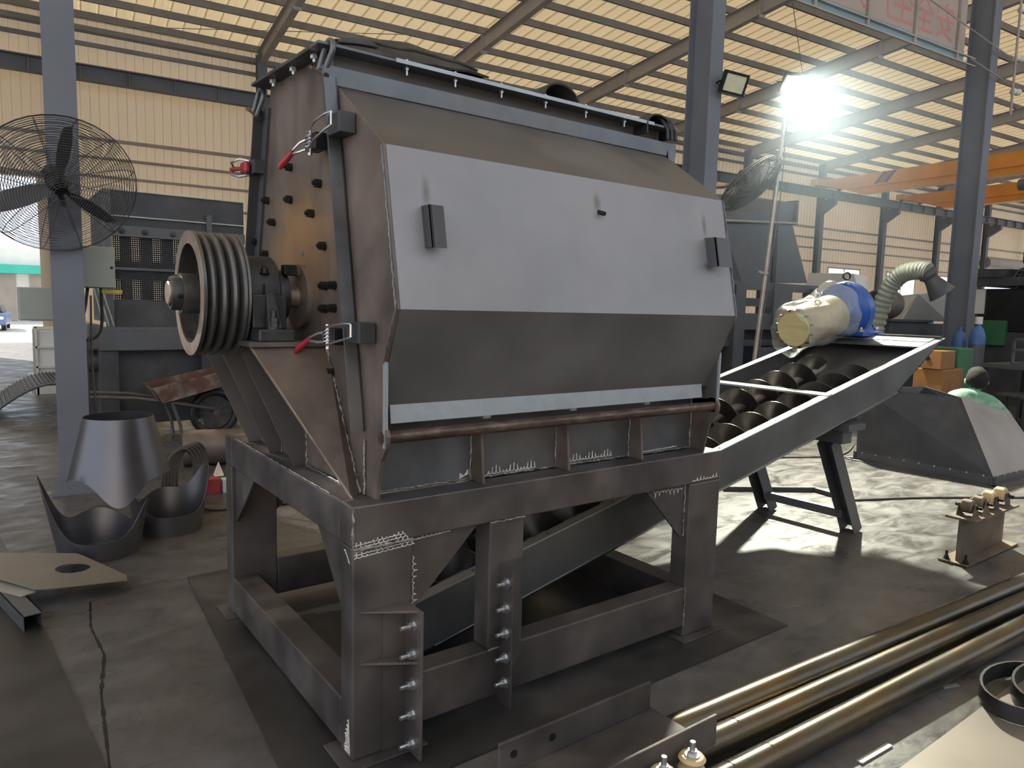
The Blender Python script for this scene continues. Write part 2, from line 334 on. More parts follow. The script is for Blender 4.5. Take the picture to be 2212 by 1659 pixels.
for k, line in enumerate(([(-0.565, 2.03), (-0.60, 1.70), (-0.585, 1.35), (-0.64, 1.0), (-0.667, 0.636), (-0.70, 0.2)], [(2.6, 3.3), (4.2, 2.75), (6.2, 2.0), (9.0, 0.9)])):
    mb = MB()
    for (xa_, ya_), (xb_, yb_) in zip(line[:-1], line[1:]):
        n_ = 8
        for i in range(n_):
            p_, q_ = Vector((xa_ + (xb_ - xa_)*i/n_, ya_ + (yb_ - ya_)*i/n_, 0.0006)), Vector((xa_ + (xb_ - xa_)*(i + 1)/n_, ya_ + (yb_ - ya_)*(i + 1)/n_, 0.0006))
            mb.bar(p_, q_, random.uniform(0.006, 0.018), 0.0012)
    struct(build(mb, 'trim_%d' % (k + 2), 'black'), 'dark filled joint in the concrete floor')
# --- roof: seamed sheets, purlins and rafters
ceil = sempty('ceiling', Bw((20, 10, 10)), 'cream sheet metal roof on steel purlins and rafters')
def sheet_profile(width, ribs, rw, rh):
    """flat sheet with raised standing ribs, as (offset, rise)"""
    pts = [(0.0, 0.0)]; step = width/ribs
    for i in range(ribs):
        c = step*(i + 0.5); pts += [(c - rw, 0), (c - rw*0.45, rh), (c + rw*0.45, rh), (c + rw, 0)]
    return pts + [(width, 0.0)]
prof = sheet_profile(1.0, 2, 0.035, 0.05)
o0 = ORG[ceil.name]; first = None
def rsheet(u0):
    mb = MB(Bw); n = len(prof); vs = []
    for v in (V0, WV + 0.25):
        for du, dz in prof: vs.append((u0 + du, v, roof_z(v) + 0.11 + dz))
        for du, dz in prof: vs.append((u0 + du, v, roof_z(v) + 0.115 + dz + 0.002))
    fs = []
    for i in range(n - 1):
        fs += [(i, i+1, 2*n+i+1, 2*n+i), (n+i, 3*n+i, 3*n+i+1, n+i+1), (i, n+i, n+i+1, i+1), (2*n+i, 2*n+i+1, 3*n+i+1, 3*n+i)]
    fs += [(0, 2*n, 3*n, n), (n-1, 2*n-1, 4*n-1, 3*n-1)]
    return build(mb.add(vs, fs), 'roof_sheet', 'roof', ceil)
first = rsheet(U0)
for k in range(1, int(U1 - U0)): copy_part(first, ceil, BX*k)
vv = 25.75; pur = None
while vv > V0 + 0.5:
    z = roof_z(vv)
    if pur is None:
        mb = MB(Bw)                                    # C-section purlin
        mb.box(U0, U1, vv - 0.004, vv + 0.004, z - 0.11, z + 0.11); mb.box(U0, U1, vv, vv + 0.085, z + 0.10, z + 0.108); mb.box(U0, U1, vv, vv + 0.085, z - 0.11, z - 0.102)
        mb.box(U0, U1, vv + 0.079, vv + 0.085, z - 0.11, z - 0.085)
        pur = build(mb, 'purlin', 'purlin', ceil); pv, pz = vv, z
    else: copy_part(pur, ceil, BY*(vv - pv) + Vector((0, 0, z - pz)))
    vv -= 1.30
raf = None
for u in BAYS:
    if raf is None:
        mb = MB(Bw); va, vb = WV - 0.35, V0
        def ibeam(va, vb):
            za, zb = roof_z(va) - 0.115, roof_z(vb) - 0.115; h = 0.52
            for (ua, ub, t0, t1) in ((-0.11, 0.11, 0.0, -0.014), (-0.11, 0.11, -h + 0.014, -h), (-0.006, 0.006, -0.014, -h + 0.014)):
                mb.add([(u+ua, va, za+t1), (u+ub, va, za+t1), (u+ub, vb, zb+t1), (u+ua, vb, zb+t1), (u+ua, va, za+t0), (u+ub, va, za+t0), (u+ub, vb, zb+t0), (u+ua, vb, zb+t0)],
                       [(0,3,2,1),(4,5,6,7),(0,1,5,4),(1,2,6,5),(2,3,7,6),(3,0,4,7)])
        ibeam(va, vb)
        for v in (20.6, 14.1, 7.6):                    # bolted splice plates
            z = roof_z(v) - 0.115; mb.box(u - 0.12, u + 0.12, v - 0.02, v + 0.02, z - 0.62, z)
        raf = build(mb, 'rafter', 'rafter', ceil); ru = u
    else: copy_part(raf, ceil, BX*(u - ru))
# --- far wall: sheets in strips around the openings
wall = sempty('wall_back', Bw((20, WV, 0)), 'cream corrugated wall along the far side of the hall')
OPEN = [(-6.2, -1.55, 0.0, 5.35), (39.1, 42.4, 1.3, 4.5), (45.3, 48.7, 1.3, 4.5), (51.4, 54.6, 1.3, 4.5), (56.9, 61.5, 0.0, 5.0), (63.4, 66.4, 1.3, 4.5)]
edges = sorted({e for o in OPEN for e in o[:2]} | {U0, U1})
ZT = 10.55
cache = {}
def wsheet(u0, wd, z0, z1):
    key = (round(wd, 3), round(z0, 2), round(z1, 2))
    if key in cache:
        src, su = cache[key]; return copy_part(src, wall, BX*(u0 - su))
    pr = sheet_profile(wd, max(1, round(wd/0.27)), 0.022, 0.028); n = len(pr); vs = []
    for z in (z0, z1):
        for du, dz in pr: vs.append((u0 + du, WV + dz, z))
        for du, dz in pr: vs.append((u0 + du, WV + dz + 0.006, z))
    fs = []
    for i in range(n - 1): fs += [(i, i+1, 2*n+i+1, 2*n+i), (n+i, 3*n+i, 3*n+i+1, n+i+1), (i, n+i, n+i+1, i+1), (2*n+i, 2*n+i+1, 3*n+i+1, 3*n+i)]
    fs += [(0, 2*n, 3*n, n), (n-1, 2*n-1, 4*n-1, 3*n-1)]
    o = build(MB(Bw).add(vs, fs), 'wall_sheet', 'cladding', wall); cache[key] = (o, u0); return o
for a, b in zip(edges[:-1], edges[1:]):
    n = max(1, round((b - a)/0.81)); wd = (b - a)/n
    op = [o for o in OPEN if o[0] - 1e-6 <= a and b <= o[1] + 1e-6]
    for i in range(n):
        if op:
            if op[0][2] > 0: wsheet(a + i*wd, wd, 0.0, op[0][2])
            wsheet(a + i*wd, wd, op[0][3], ZT)
        else: wsheet(a + i*wd, wd, 0.0, ZT)
# window frames and panes in the far wall
for k, o in enumerate([o for o in OPEN if o[2] > 0]):
    we = sempty('window_%d' % (k + 1), Bw(((o[0]+o[1])/2, WV, o[2])), 'bright window in the far corrugated wall')
    mb = MB(Bw); f = 0.07
    mb.box(o[0], o[1], WV - 0.03, WV + 0.05, o[2], o[2] + f); mb.box(o[0], o[1], WV - 0.03, WV + 0.05, o[3] - f, o[3])
    for q in (o[0], (o[0]+o[1])/2 - f/2, o[1] - f): mb.box(q, q + f, WV - 0.03, WV + 0.05, o[2] + f, o[3] - f)
    mb.box(o[0] + f, o[1] - f, WV - 0.03, WV + 0.05, (o[2]+o[3])/2 - 0.03, (o[2]+o[3])/2 + 0.03)
    wfr = build(mb, 'window_frame', 'girt', we)
    um, zm = (o[0] + o[1])/2, (o[2] + o[3])/2
    for ua, ub in ((o[0] + f, um - f/2), (um + f/2, o[1] - f)):
        for za, zb in ((o[2] + f, zm - 0.03), (zm + 0.03, o[3] - f)): build(MB(Bw).box(ua, ub, WV + 0.008, WV + 0.012, za, zb), 'pane', 'pane', we)
# roller door (rolled up) at the far right of that wall
rd = sempty('door_1', Bw((59.2, WV, 5.0)), 'far doorway under a rolled-up shutter drum')
mb = MB(Bw); mb.cyl((56.7, WV - 0.5, 5.65), (61.7, WV - 0.5, 5.65), 0.42, 20); build(mb, 'shutter_drum', 'girt', rd, 40)
mb = MB(Bw)
for k in range(6): mb.box(56.95, 61.45, WV - 0.25, WV - 0.2, 5.0 + k*0.1, 5.09 + k*0.1)
build(mb, 'shutter_curtain', 'girt', rd)
for q in (56.8, 61.5): build(MB(Bw).box(q - 0.06, q + 0.06, WV - 0.2, WV - 0.05, 0, 5.2), 'door_jamb', 'girt', rd)
d2 = sempty('door_2', Bw((-3.9, WV, 0)), 'wide bright doorway to the yard beside the grey column')
for q in (-6.2, -1.55): build(MB(Bw).box(q - 0.05, q + 0.30, WV - 0.25, WV + 0.02, 0, 5.4), 'door_jamb', 'cladding', d2)
build(MB(Bw).box(-6.2, -1.3, WV - 0.25, WV + 0.02, 5.3, 5.5), 'door_head', 'girt', d2)
wf = sempty('front_light_block', Bw((30, V0, 0)), 'low wall added behind the viewer to block low daylight, open above')  # out-of-view wall added to cut low daylight on floor and frame
build(MB(Bw).box(U0, U1, V0 - 0.1, V0, 0, 4.2), 'block_panel', 'girt', wf)
wl = sempty('left_sun_block', Bw((U0, 15, 0)), 'unseen wall added at the open left end to block the sun')  # out-of-view panel added to keep sun off the floor, length set for light
build(MB(Bw).prism([(U0, 7.0, 0), (U0, WV, 0), (U0, WV, 10.6), (U0, 7.0, 12.2)], (-0.02, 0, 0)), 'block_panel', 'girt', wl)
# girts, pipes, eave beam on the wall
for z, h, dp, m_ in ((6.75, 0.10, 0.12, 'girt'), (5.55, 0.08, 0.10, 'girt'), (4.75, 0.08, 0.10, 'girt'), (2.2, 0.10, 0.12, 'girt'), (9.72, 0.12, 0.14, 'purlin'), (10.15, 0.16, 0.30, 'purlin')):
    segs = [(U0, U1)] if z > 5.6 else [(-1.25, 56.6), (61.8, U1)] if z > 4.6 else [(-1.25, 39.0)]
    for a, b in segs: build(MB(Bw).box(a, b, WV - dp - 0.004, WV - 0.004, z - h/2, z + h/2), 'girt', m_, wall)
build(MB(Bw).cyl((U0, WV - 0.28, 6.12), (U1, WV - 0.28, 6.10), 0.05, 10), 'service_pipe', 'girt', wall, 40)
# wall columns with corbels and the crane runway
wc = None
for u in BAYS:
    if wc is None:
        mb = MB(Bw); v0, v1 = WV - 0.66, WV - 0.32
        for a, b in ((v0, v0 + 0.016), (v1 - 0.016, v1)): mb.box(u - 0.16, u + 0.16, a, b, 0, 10.35)
        mb.box(u - 0.007, u + 0.007, v0 + 0.016, v1 - 0.016, 0, 10.35)
        mb.prism([(u - 0.14, v0, 7.45), (u - 0.14, v0, 8.28), (u - 0.14, v0 - 0.85, 8.28), (u - 0.14, v0 - 0.85, 7.98)], BX*0 + Vector((0.28, 0, 0)))
        wc = build(mb, 'wall_column', 'column', wall); wu = u
    else: copy_part(wc, wall, BX*(u - wu))
rb = sempty('trim_1', Bw((20, WV - 1.15, 8.4)), 'grey crane runway beam along the far wall')
mb = MB(Bw); v = WV - 1.15
mb.box(U0, U1, v - 0.14, v + 0.14, 8.29, 8.305); mb.box(U0, U1, v - 0.17, v + 0.17, 8.735, 8.75); mb.box(U0, U1, v - 0.006, v + 0.006, 8.305, 8.735); mb.box(U0, U1, v - 0.03, v + 0.03, 8.75, 8.81)
build(mb, 'runway_beam', 'column', rb)
st = None; u = U0 + 0.6
while u < U1:
    if st is None: st = build(MB(Bw).box(u - 0.005, u + 0.005, v - 0.135, v - 0.006, 8.305, 8.735), 'stiffener', 'rafter', rb); su = u
    else: copy_part(st, rb, BX*(u - su))
    u += 1.35
# thin bracing rods under the roof
for a, b in (((1.2, 25.2, 10.3), (9.5, 21.0, 10.55)), ((12.2, 9.0, 11.4), (24, 17.0, 10.9)), ((13, 16.0, 10.9), (24, 9.0, 11.5))):
    build(MB(Bw).cyl(a, b, 0.012, 6), 'bracing_rod', 'purlin', ceil)
# --- free-standing columns of the inner row
def hcol(umin, umax, v0, v1, top, label):
    mb = MB(Bw); t = 0.016; uc = (umin + umax)/2
    mb.box(umin, umax, v0, v0 + t, 0, top); mb.box(umin, umax, v1 - t, v1, 0, top); mb.box(uc - 0.006, uc + 0.006, v0 + t, v1 - t, 0, top)
    mb.box(umin - 0.06, umax + 0.06, v0 - 0.06, v1 + 0.06, 0, 0.022)
    o = build(mb, 'steel_column', 'column', org=Bw((uc, v0, 0))); tag(o, label, 'column', 'inner row of steel columns'); return o
hcol(-0.905, -0.685, 4.45, 4.85, 11.9, 'blue-grey steel column carrying the caged fan and grey switch boxes')
hcol(6.10, 6.32, 4.45, 4.85, 11.9, 'blue-grey steel column behind the hopper with an unlit floodlight on it')
hcol(12.70, 12.92, 4.45, 4.85, 11.9, 'blue-grey steel column beside the gas cylinder at the banner end')
# ------------------------------------------------------------------ the crusher: frame
H, BM, L_, W_ = 0.921, 0.144, 1.945, 1.54
XA, XB = 0.105, 1.87                         # outer faces of the end plates
cr = thing('crusher', (0.97, 0.77, 0), 'large bare steel crusher with grey hinged front and four-groove pulley on a welded stand', 'crusher')
bvl = 0.006
fr = build(MB().box(0, L_, 0, 0.11, H - BM, H), 'top_beam', 'beam', cr, bevel=bvl)
build(MB().box(0, L_, W_ - 0.11, W_, H - BM, H), 'top_beam', 'beam', cr, bevel=bvl)
build(MB().box(0, 0.13, 0.11, W_ - 0.11, H - BM, H), 'top_beam', 'beam', cr, bevel=bvl)
build(MB().box(L_ - 0.13, L_, 0.11, W_ - 0.11, H - BM, H), 'top_beam', 'beam', cr, bevel=bvl)
for x0 in (0, L_ - 0.225):
    for y0 in (0, W_ - 0.10):
        lg = build(MB().box(x0, x0 + 0.225, y0, y0 + 0.10, 0.018, H - BM), 'leg', 'beam', cr, bevel=bvl)
        build(MB().box(x0 - 0.045, x0 + 0.27, y0 - 0.05, y0 + 0.15, 0.010, 0.018), 'foot_plate', 'beam', lg, bevel=0.002)
build(MB().box(0.225, L_ - 0.225, 0, 0.10, 0.072, 0.268), 'lower_beam', 'beam', cr, bevel=bvl)
build(MB().box(0.225, L_ - 0.225, W_ - 0.10, W_, 0.072, 0.268), 'lower_beam', 'beam', cr, bevel=bvl)
build(MB().box(0, 0.12, 0.10, W_ - 0.10, 0.03, 0.207), 'lower_beam', 'beam', cr, bevel=bvl)
build(MB().box(L_ - 0.12, L_, 0.10, W_ - 0.10, 0.03, 0.207), 'lower_beam', 'beam', cr, bevel=bvl)
build(MB().box(0.56, 0.725, 0, 0.10, 0.268, H - BM), 'middle_leg', 'beam', cr, bevel=bvl)
# corner gussets
Z1 = H - BM
def gus(pts, vec): return build(MB().prism(pts, vec), 'gusset', 'beam', cr, bevel=0.002)
gus([(0.225, 0.03, Z1), (0.52, 0.03, Z1), (0.52, 0.03, Z1 - 0.012), (0.24, 0.03, 0.49), (0.225, 0.03, 0.49)], (0, 0.012, 0))
gus([(L_ - 0.225, 0.03, Z1), (1.455, 0.03, Z1), (1.455, 0.03, Z1 - 0.012), (L_ - 0.24, 0.03, 0.51), (L_ - 0.225, 0.03, 0.51)], (0, 0.012, 0))
gus([(0.02, 0.10, Z1), (0.02, 0.36, Z1), (0.02, 0.36, Z1 - 0.012), (0.02, 0.12, 0.50), (0.02, 0.10, 0.50)], (0.012, 0, 0))
gus([(0.02, W_ - 0.10, Z1), (0.02, 1.14, Z1), (0.02, 1.14, Z1 - 0.012), (0.02, W_ - 0.12, 0.50), (0.02, W_ - 0.10, 0.50)], (0.012, 0, 0))
gus([(L_ - 0.03, 0.10, Z1), (L_ - 0.03, 0.36, Z1), (L_ - 0.03, 0.12, 0.50), (L_ - 0.03, 0.10, 0.50)], (0.012, 0, 0))
gus([(0.225, W_ - 0.04, Z1), (0.52, W_ - 0.04, Z1), (0.225, W_ - 0.04, 0.49)], (0, 0.012, 0))
# bolted motor brackets on the front legs
def hexbolt(parent, p, axis, r, name='bolt', m='zinc', shank=0.035, wash=True):
    a = Vector(axis).normalized(); p = Vector(p); mb = MB()
    if wash: mb.cyl(p, p + a*0.004, r*1.45, 16)
    q = p + a*0.004; mb.cyl(q, q + a*(r*1.15), r, 6)
    mb.cyl(q + a*(r*1.15), q + a*(r*1.15 + shank), r*0.55, 10)
    return build(mb, name, m, parent)
ba = build(MB().box(0.196, 0.206, -0.125, 0, 0.012, 0.555), 'bracket_plate', 'beam', cr, bevel=0.002)
for z in (0.545, 0.36):
    build(MB().prism([(0.196, 0, z), (0.196, -0.10, z), (0.03, 0, z)], (0, 0, 0.008)), 'bracket_gusset', 'beam', ba)
build(MB().box(0.11, 0.196, -0.006, 0.0, 0.02, 0.55), 'backing_plate', 'beam', ba)
for z in (0.49, 0.385, 0.275, 0.165, 0.055): hexbolt(ba, (0.196, -0.072, z), (-1, 0, 0), 0.0155, shank=0.03)
bb = build(MB().box(0.612, 0.620, -0.085, 0, 0.05, 0.605), 'bracket_plate', 'beam', cr, bevel=0.002)
build(MB().prism([(0.620, -0.085, 0.22), (0.722, -0.004, 0.22), (0.722, 0.0, 0.22), (0.620, -0.077, 0.22)], (0, 0, 0.385)), 'bracket_web', 'beam', bb)
build(MB().prism([(0.612, 0, 0.605), (0.612, -0.088, 0.605), (0.725, 0, 0.605)], (0, 0, 0.007)), 'bracket_gusset', 'beam', bb)
build(MB().prism([(0.620, -0.085, 0.10), (0.69, 0, 0.10), (0.620, 0, 0.10)], (0, 0, 0.007)), 'bracket_gusset', 'beam', bb)
for z in (0.545, 0.445, 0.345, 0.245, 0.145): hexbolt(bb, (0.612, -0.05, z), (-1, 0, 0), 0.0155, shank=0.025)
# ------------------------------------------------------------------ the crusher: hopper body
END = [(0.13, H), (0.13, 1.14), (0.44, 2.46), (0.44, 2.508), (1.10, 2.53), (1.13, 2.44), (1.36, 1.62), (1.32, H)]
def heat_plate():
    m = mat('heat_tinted_end_plate', (0.205, 0.165, 0.142), 0.46, 0.45, 0.20, 4, (0.150, 0.122, 0.106), 0.45, 5.0, 0.03, rvar=0.1, stretch=(1, 1, 0.5))
    n = m.node_tree.nodes; l = m.node_tree.links; b = n['Principled BSDF']; src = b.inputs['Base Color'].links[0].from_socket
    tc = n.new('ShaderNodeTexCoord'); sp = n.new('ShaderNodeSeparateXYZ'); l.new(tc.outputs['Object'], sp.inputs[0])
    # orange heat tint in a blotch of its own above the bearing shelf
    mp = n.new('ShaderNodeMapping'); mp.inputs['Location'].default_value = (0, 0.02, -1.86); mp.inputs['Scale'].default_value = (0, 2.0, 3.4)
    l.new(tc.outputs['Object'], mp.inputs[0]); ln = n.new('ShaderNodeVectorMath'); ln.operation = 'LENGTH'
    mp.vector_type = 'POINT'; mp.inputs['Location'].default_value = (0, 0.02*2.0, -1.83*3.4); l.new(mp.outputs[0], ln.inputs[0])
    no = n.new('ShaderNodeTexNoise'); no.inputs['Scale'].default_value = 7; no.inputs['Detail'].default_value = 8; l.new(tc.outputs['Object'], no.inputs['Vector'])
    ad = n.new('ShaderNodeMath'); ad.operation = 'ADD'; l.new(ln.outputs['Value'], ad.inputs[0]); l.new(no.outputs['Fac'], ad.inputs[1])
    mr = n.new('ShaderNodeMapRange'); mr.inputs['From Min'].default_value = 0.75; mr.inputs['From Max'].default_value = 1.45; mr.inputs['To Min'].default_value = 0.9; mr.inputs['To Max'].default_value = 0.0
    l.new(ad.outputs[0], mr.inputs[0])
    mx = n.new('ShaderNodeMix'); mx.data_type = 'RGBA'; l.new(mr.outputs[0], mx.inputs[0]); l.new(src, mx.inputs[6]); mx.inputs[7].default_value = (0.40, 0.235, 0.115, 1)
    l.new(mx.outputs[2], b.inputs['Base Color']); return m
M['endplate'] = heat_plate()
ep = build(MB().prism([(XA, y, z) for y, z in END], (0.014, 0, 0)), 'end_plate', 'endplate', cr)
ep2 = build(MB().prism([(XB - 0.014, y, z) for y, z in END], (0.014, 0, 0)), 'end_plate', 'brown', cr)
X0, X1 = XA + 0.014, XB - 0.014
build(MB().box(X0, X1, 0.13, 0.142, H, 1.235), 'front_sheet', 'blue', cr)
build(MB().box(X0, X1, 0.455, 0.465, 2.40, 2.508), 'upper_front_sheet', 'slope', cr)
build(MB().prism([(X0, 1.092, 2.53), (X0, 1.10, 2.53), (X0, 1.13, 2.44), (X0, 1.36, 1.62), (X0, 1.32, H), (X0, 1.312, H), (X0, 1.352, 1.62), (X0, 1.122, 2.44)], (X1 - X0, 0, 0)), 'rear_sheet', 'slope', cr)
# rim flange round the feed opening
rm = build(MB().box(0.035, 1.90, 0.375, 0.465, 2.508, 2.519), 'rim_flange', 'blue', cr, bevel=0.002)
build(MB().prism([(0.035, 0.465, 2.508), (0.125, 0.465, 2.508), (0.125, 1.07, 2.528), (0.035, 1.07, 2.528)], (0, 0, 0.012)), 'rim_flange', 'darkmach', cr)
build(MB().prism([(1.85, 0.465, 2.508), (1.90, 0.465, 2.508), (1.90, 1.07, 2.528), (1.85, 1.07, 2.528)], (0, 0, 0.012)), 'rim_flange', 'darkmach', cr)
build(MB().box(0.035, 1.90, 1.07, 1.15, 2.53, 2.541), 'rim_flange', 'darkmach', cr)
build(MB().box(0.34, 1.76, 0.370, 0.376, 2.507, 2.522), 'rim_strip', 'strip', cr)
for px in (0.40, 0.62, 0.85, 1.09, 1.33, 1.58):
    b_ = MB(); b_.cyl((px, 0.40, 2.475), (px, 0.40, 2.535), 0.005, 8); b_.hexnut((px, 0.40, 2.495), (0, 0, 1), 0.010, 0.010); b_.hexnut((px, 0.40, 2.520), (0, 0, 1), 0.010, 0.009)
    build(b_, 'rim_bolt', 'zinc', cr)
for y in (0.50, 0.72, 0.96):
    z = 2.508 + (y - 0.465)*0.033; b_ = MB(); b_.cyl((0.07, y, z - 0.03), (0.07, y, z + 0.03), 0.007, 8); b_.hexnut((0.07, y, z - 0.018), (0, 0, 1), 0.015, 0.016)
    build(b_, 'rim_bolt', 'zinc', cr)
# lower front: stiffening ribs, hinge rod and lugs
for x in (0.552, 0.985, 1.425):
    rb_ = build(MB().prism([(x, 0.13, H), (x, 0.045, H), (x, 0.065, 1.118), (x, 0.13, 1.135)], (0.012, 0, 0)), 'front_rib', 'brown', cr)
    build(MB().box(x - 0.012, x + 0.022, 0.03, 0.075, 1.176, 1.196), 'rod_clip', 'zinc', rb_)
build(MB().cyl((0.10, 0.0, 1.146), (1.875, 0.0, 1.146), 0.022, 20), 'hinge_rod', 'rustrod', cr, 40)
def lug(x):
    pts = [(x, 0.13, H), (x, 0.045, H), (x, 0.012, 1.06), (x, -0.026, 1.11)]
    pts += [(x, 0.006 + 0.042*math.cos(t), 1.146 + 0.042*math.sin(t)) for t in [math.radians(a) for a in (200, 170, 140, 110, 80, 50)]]
    pts += [(x, 0.13, 1.17)]
    return build(MB().prism(pts, (0.014, 0, 0)), 'hinge_lug', 'brown', cr)
lug(XA + 0.002); lug(XB - 0.016)
# ------------------------------------------------------------------ the crusher: hinged front
DP = [(0.385, 2.44), (0.385, 2.375), (0.014, 2.116), (-0.097, 1.581), (0.035, 1.240)]
dr = build(MB().prism([(X0, *DP[2]), (X1, *DP[2]), (X1, *DP[3]), (X0, *DP[3])], (0, 0.006, 0.001)), 'front_door', 'panel', cr)
def door_face(a, b, m, name, t=(0, 0.005, -0.004)): return build(MB().prism([(X0, *a), (X1, *a), (X1, *b), (X0, *b)], t), name, m, dr)
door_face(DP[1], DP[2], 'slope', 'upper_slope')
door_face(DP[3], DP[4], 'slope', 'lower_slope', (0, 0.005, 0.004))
tf = build(MB().box(0.06, 1.935, 0.378, 0.386, 2.375, 2.442), 'top_flange', 'blue', dr, bevel=0.002)
build(MB().box(0.06, 1.935, 0.386, 0.46, 2.434, 2.442), 'top_flange_web', 'blue', tf)
build(MB().prism([(0.15, 0.030, 1.252), (1.80, 0.030, 1.252), (1.80, 0.022, 1.188), (0.15, 0.022, 1.188)], (0, 0.006, 0)), 'bottom_strip', 'strip', dr)
def cap(x, m):
    build(MB().prism([(x, 0.40, 2.43), (x, 0.385, 2.375), (x, 0.014, 2.116), (x, -0.097, 1.581), (x, -0.012, 1.395), (x, -0.016, 1.118), (x, 0.045, 1.118), (x, 0.13, 1.15)], (0.012, 0, 0)), 'door_end', m, dr)
cap(XA + 0.004, 'brown'); cap(XB - 0.016, 'slope')
for x in (XA - 0.002, XB - 0.012): build(MB().box(x, x + 0.014, -0.022, -0.010, 1.112, 1.405), 'door_edge_bar', 'strip', dr)
for s, xo in ((1, XA), (-1, XB)):
    q = [(0.52, 2.485), (0.385, 2.44), (0.13, 1.15), (0.225, 1.142)]
    mb = MB().prism([(xo, *k) for k in q], (-0.006*s, 0, 0)); build(mb, 'side_flange', 'blue', dr)
    mb = MB().prism([(xo, *q[1]), (xo, *q[2]), (xo, q[2][0] + 0.012, q[2][1]), (xo, q[1][0] + 0.012, q[1][1])], (-0.05*s, 0, 0)); build(mb, 'side_flange_web', 'blue', dr)
    q2 = [(1.10, 2.44), (1.19, 2.44), (1.40, 1.62), (1.36, 1.25), (1.28, 1.25), (1.31, 1.62)]
    build(MB().prism([(xo, *k) for k in q2], (-0.012*s, 0, 0)), 'rear_side_flange', 'darkmach', cr)
    build(MB().prism([(xo, 1.178, 2.44), (xo, 1.19, 2.44), (xo, 1.40, 1.62), (xo, 1.36, 1.25), (xo, 1.348, 1.25), (xo, 1.388, 1.62)], (-0.05*s, 0, 0)), 'rear_flange_web', 'darkmach', cr)
# lifting lugs and stub on the grey panel
def pl(z): return 0.014 + (2.116 - z)/(2.116 - 1.581)*(-0.111)
def plug(x0, x1, z0, z1, d=0.07):
    ya, yb = pl(z1), pl(z0)
    mb = MB().prism([(x0, ya - d, z1), (x1, ya - d, z1), (x1, yb - d, z0), (x0, yb - d, z0)], (0, 0.008, 0))
    mb.prism([(x0, ya, z1), (x0, ya - d, z1), (x0, yb - d, z0), (x0, yb, z0)], (0.008, 0, 0))
    return build(mb, 'panel_lug', 'darkmach', dr)
plug(0.232, 0.285, 1.785, 1.925, 0.055)
mb = MB().prism([(1.70, pl(1.93), 1.93), (1.70, pl(1.93) - 0.06, 1.93), (1.70, pl(1.80) - 0.06, 1.80), (1.70, pl(1.80), 1.80)], (0.008, 0, 0))
mb.prism([(1.70, pl(1.93) - 0.06, 1.93), (1.80, pl(1.93) - 0.06, 1.93), (1.80, pl(1.80) - 0.06, 1.80), (1.70, pl(1.80) - 0.06, 1.80)], (0, 0.008, 0))
build(mb, 'panel_lug', 'greymach', dr)
build(MB().cyl((1.05, pl(1.985) + 0.004, 1.985), (1.055, pl(1.985) - 0.03, 1.975), 0.009, 10), 'panel_stub', 'black', dr, 40)
# weld beads: wavering seams along the joints
def bead(pts, r=0.0045, name='weld_seam', parent=None, m='weld'):
    out = []; pts = [Vector(p) for p in pts]
    for a, b in zip(pts[:-1], pts[1:]):
        n = max(2, int((b - a).length/0.012))
        for i in range(n):
            t = i/n; out.append(a.lerp(b, t) + Vector((random.uniform(-1, 1), random.uniform(-1, 1), random.uniform(-1, 1)))*r*0.45)
    out.append(pts[-1]); rr = [r*random.uniform(0.6, 1.35) for _ in out]
    return build(MB().tube(out, rr, 6), name, m, parent or cr, 60)
bead([(0.60, 0.128, H + 0.003), (0.98, 0.128, H + 0.003)]); bead([(1.0, 0.128, H + 0.003), (1.42, 0.128, H + 0.003)]); bead([(0.14, 0.128, H + 0.003), (0.54, 0.128, H + 0.003)]); bead([(1.44, 0.128, H + 0.003), (1.85, 0.128, H + 0.003)])
for x in (0.552, 0.985, 1.425): bead([(x - 0.002, 0.127, H), (x - 0.002, 0.127, 1.13)])
bead([(X1 - 0.003, 0.127, H), (X1 - 0.003, 0.127, 1.2)])
bead([(0.001, -0.002, H), (0.001, -0.002, Z1)]); bead([(0.225, -0.002, Z1 - 0.004), (0.002, -0.002, Z1 - 0.004)], 0.006)
bead([(0.228, 0.026, Z1), (0.228, 0.026, 0.50)]); bead([(0.23, 0.026, Z1 - 0.002), (0.5, 0.026, Z1 - 0.002)])
bead([(L_ - 0.228, 0.026, Z1), (L_ - 0.228, 0.026, 0.52)]); bead([(0.56, -0.002, Z1), (0.725, -0.002, Z1)])
bead([(XA - 0.003, 0.128, H), (XA - 0.003, 0.128, 1.12)]); bead([(XA - 0.002, 0.012, 2.112), (XA - 0.002, -0.098, 1.581), (XA - 0.002, -0.014, 1.40)], 0.0035, m='blue')
bead([(X1 + 0.012, 0.012, 2.112), (X1 + 0.012, -0.098, 1.581), (X1 + 0.012, -0.012, 1.40)], 0.0035, m='blue')
bead([(0.003, 0.20, H + 0.002), (0.01, 1.40, H + 0.002)], 0.003)
bead([(0.225, -0.002, 0.268), (0.225, -0.002, 0.072)]); bead([(L_ - 0.225, -0.002, 0.268), (L_ - 0.225, -0.002, 0.072)]); bead([(0.56, -0.001, 0.268), (0.725, -0.001, 0.268)])
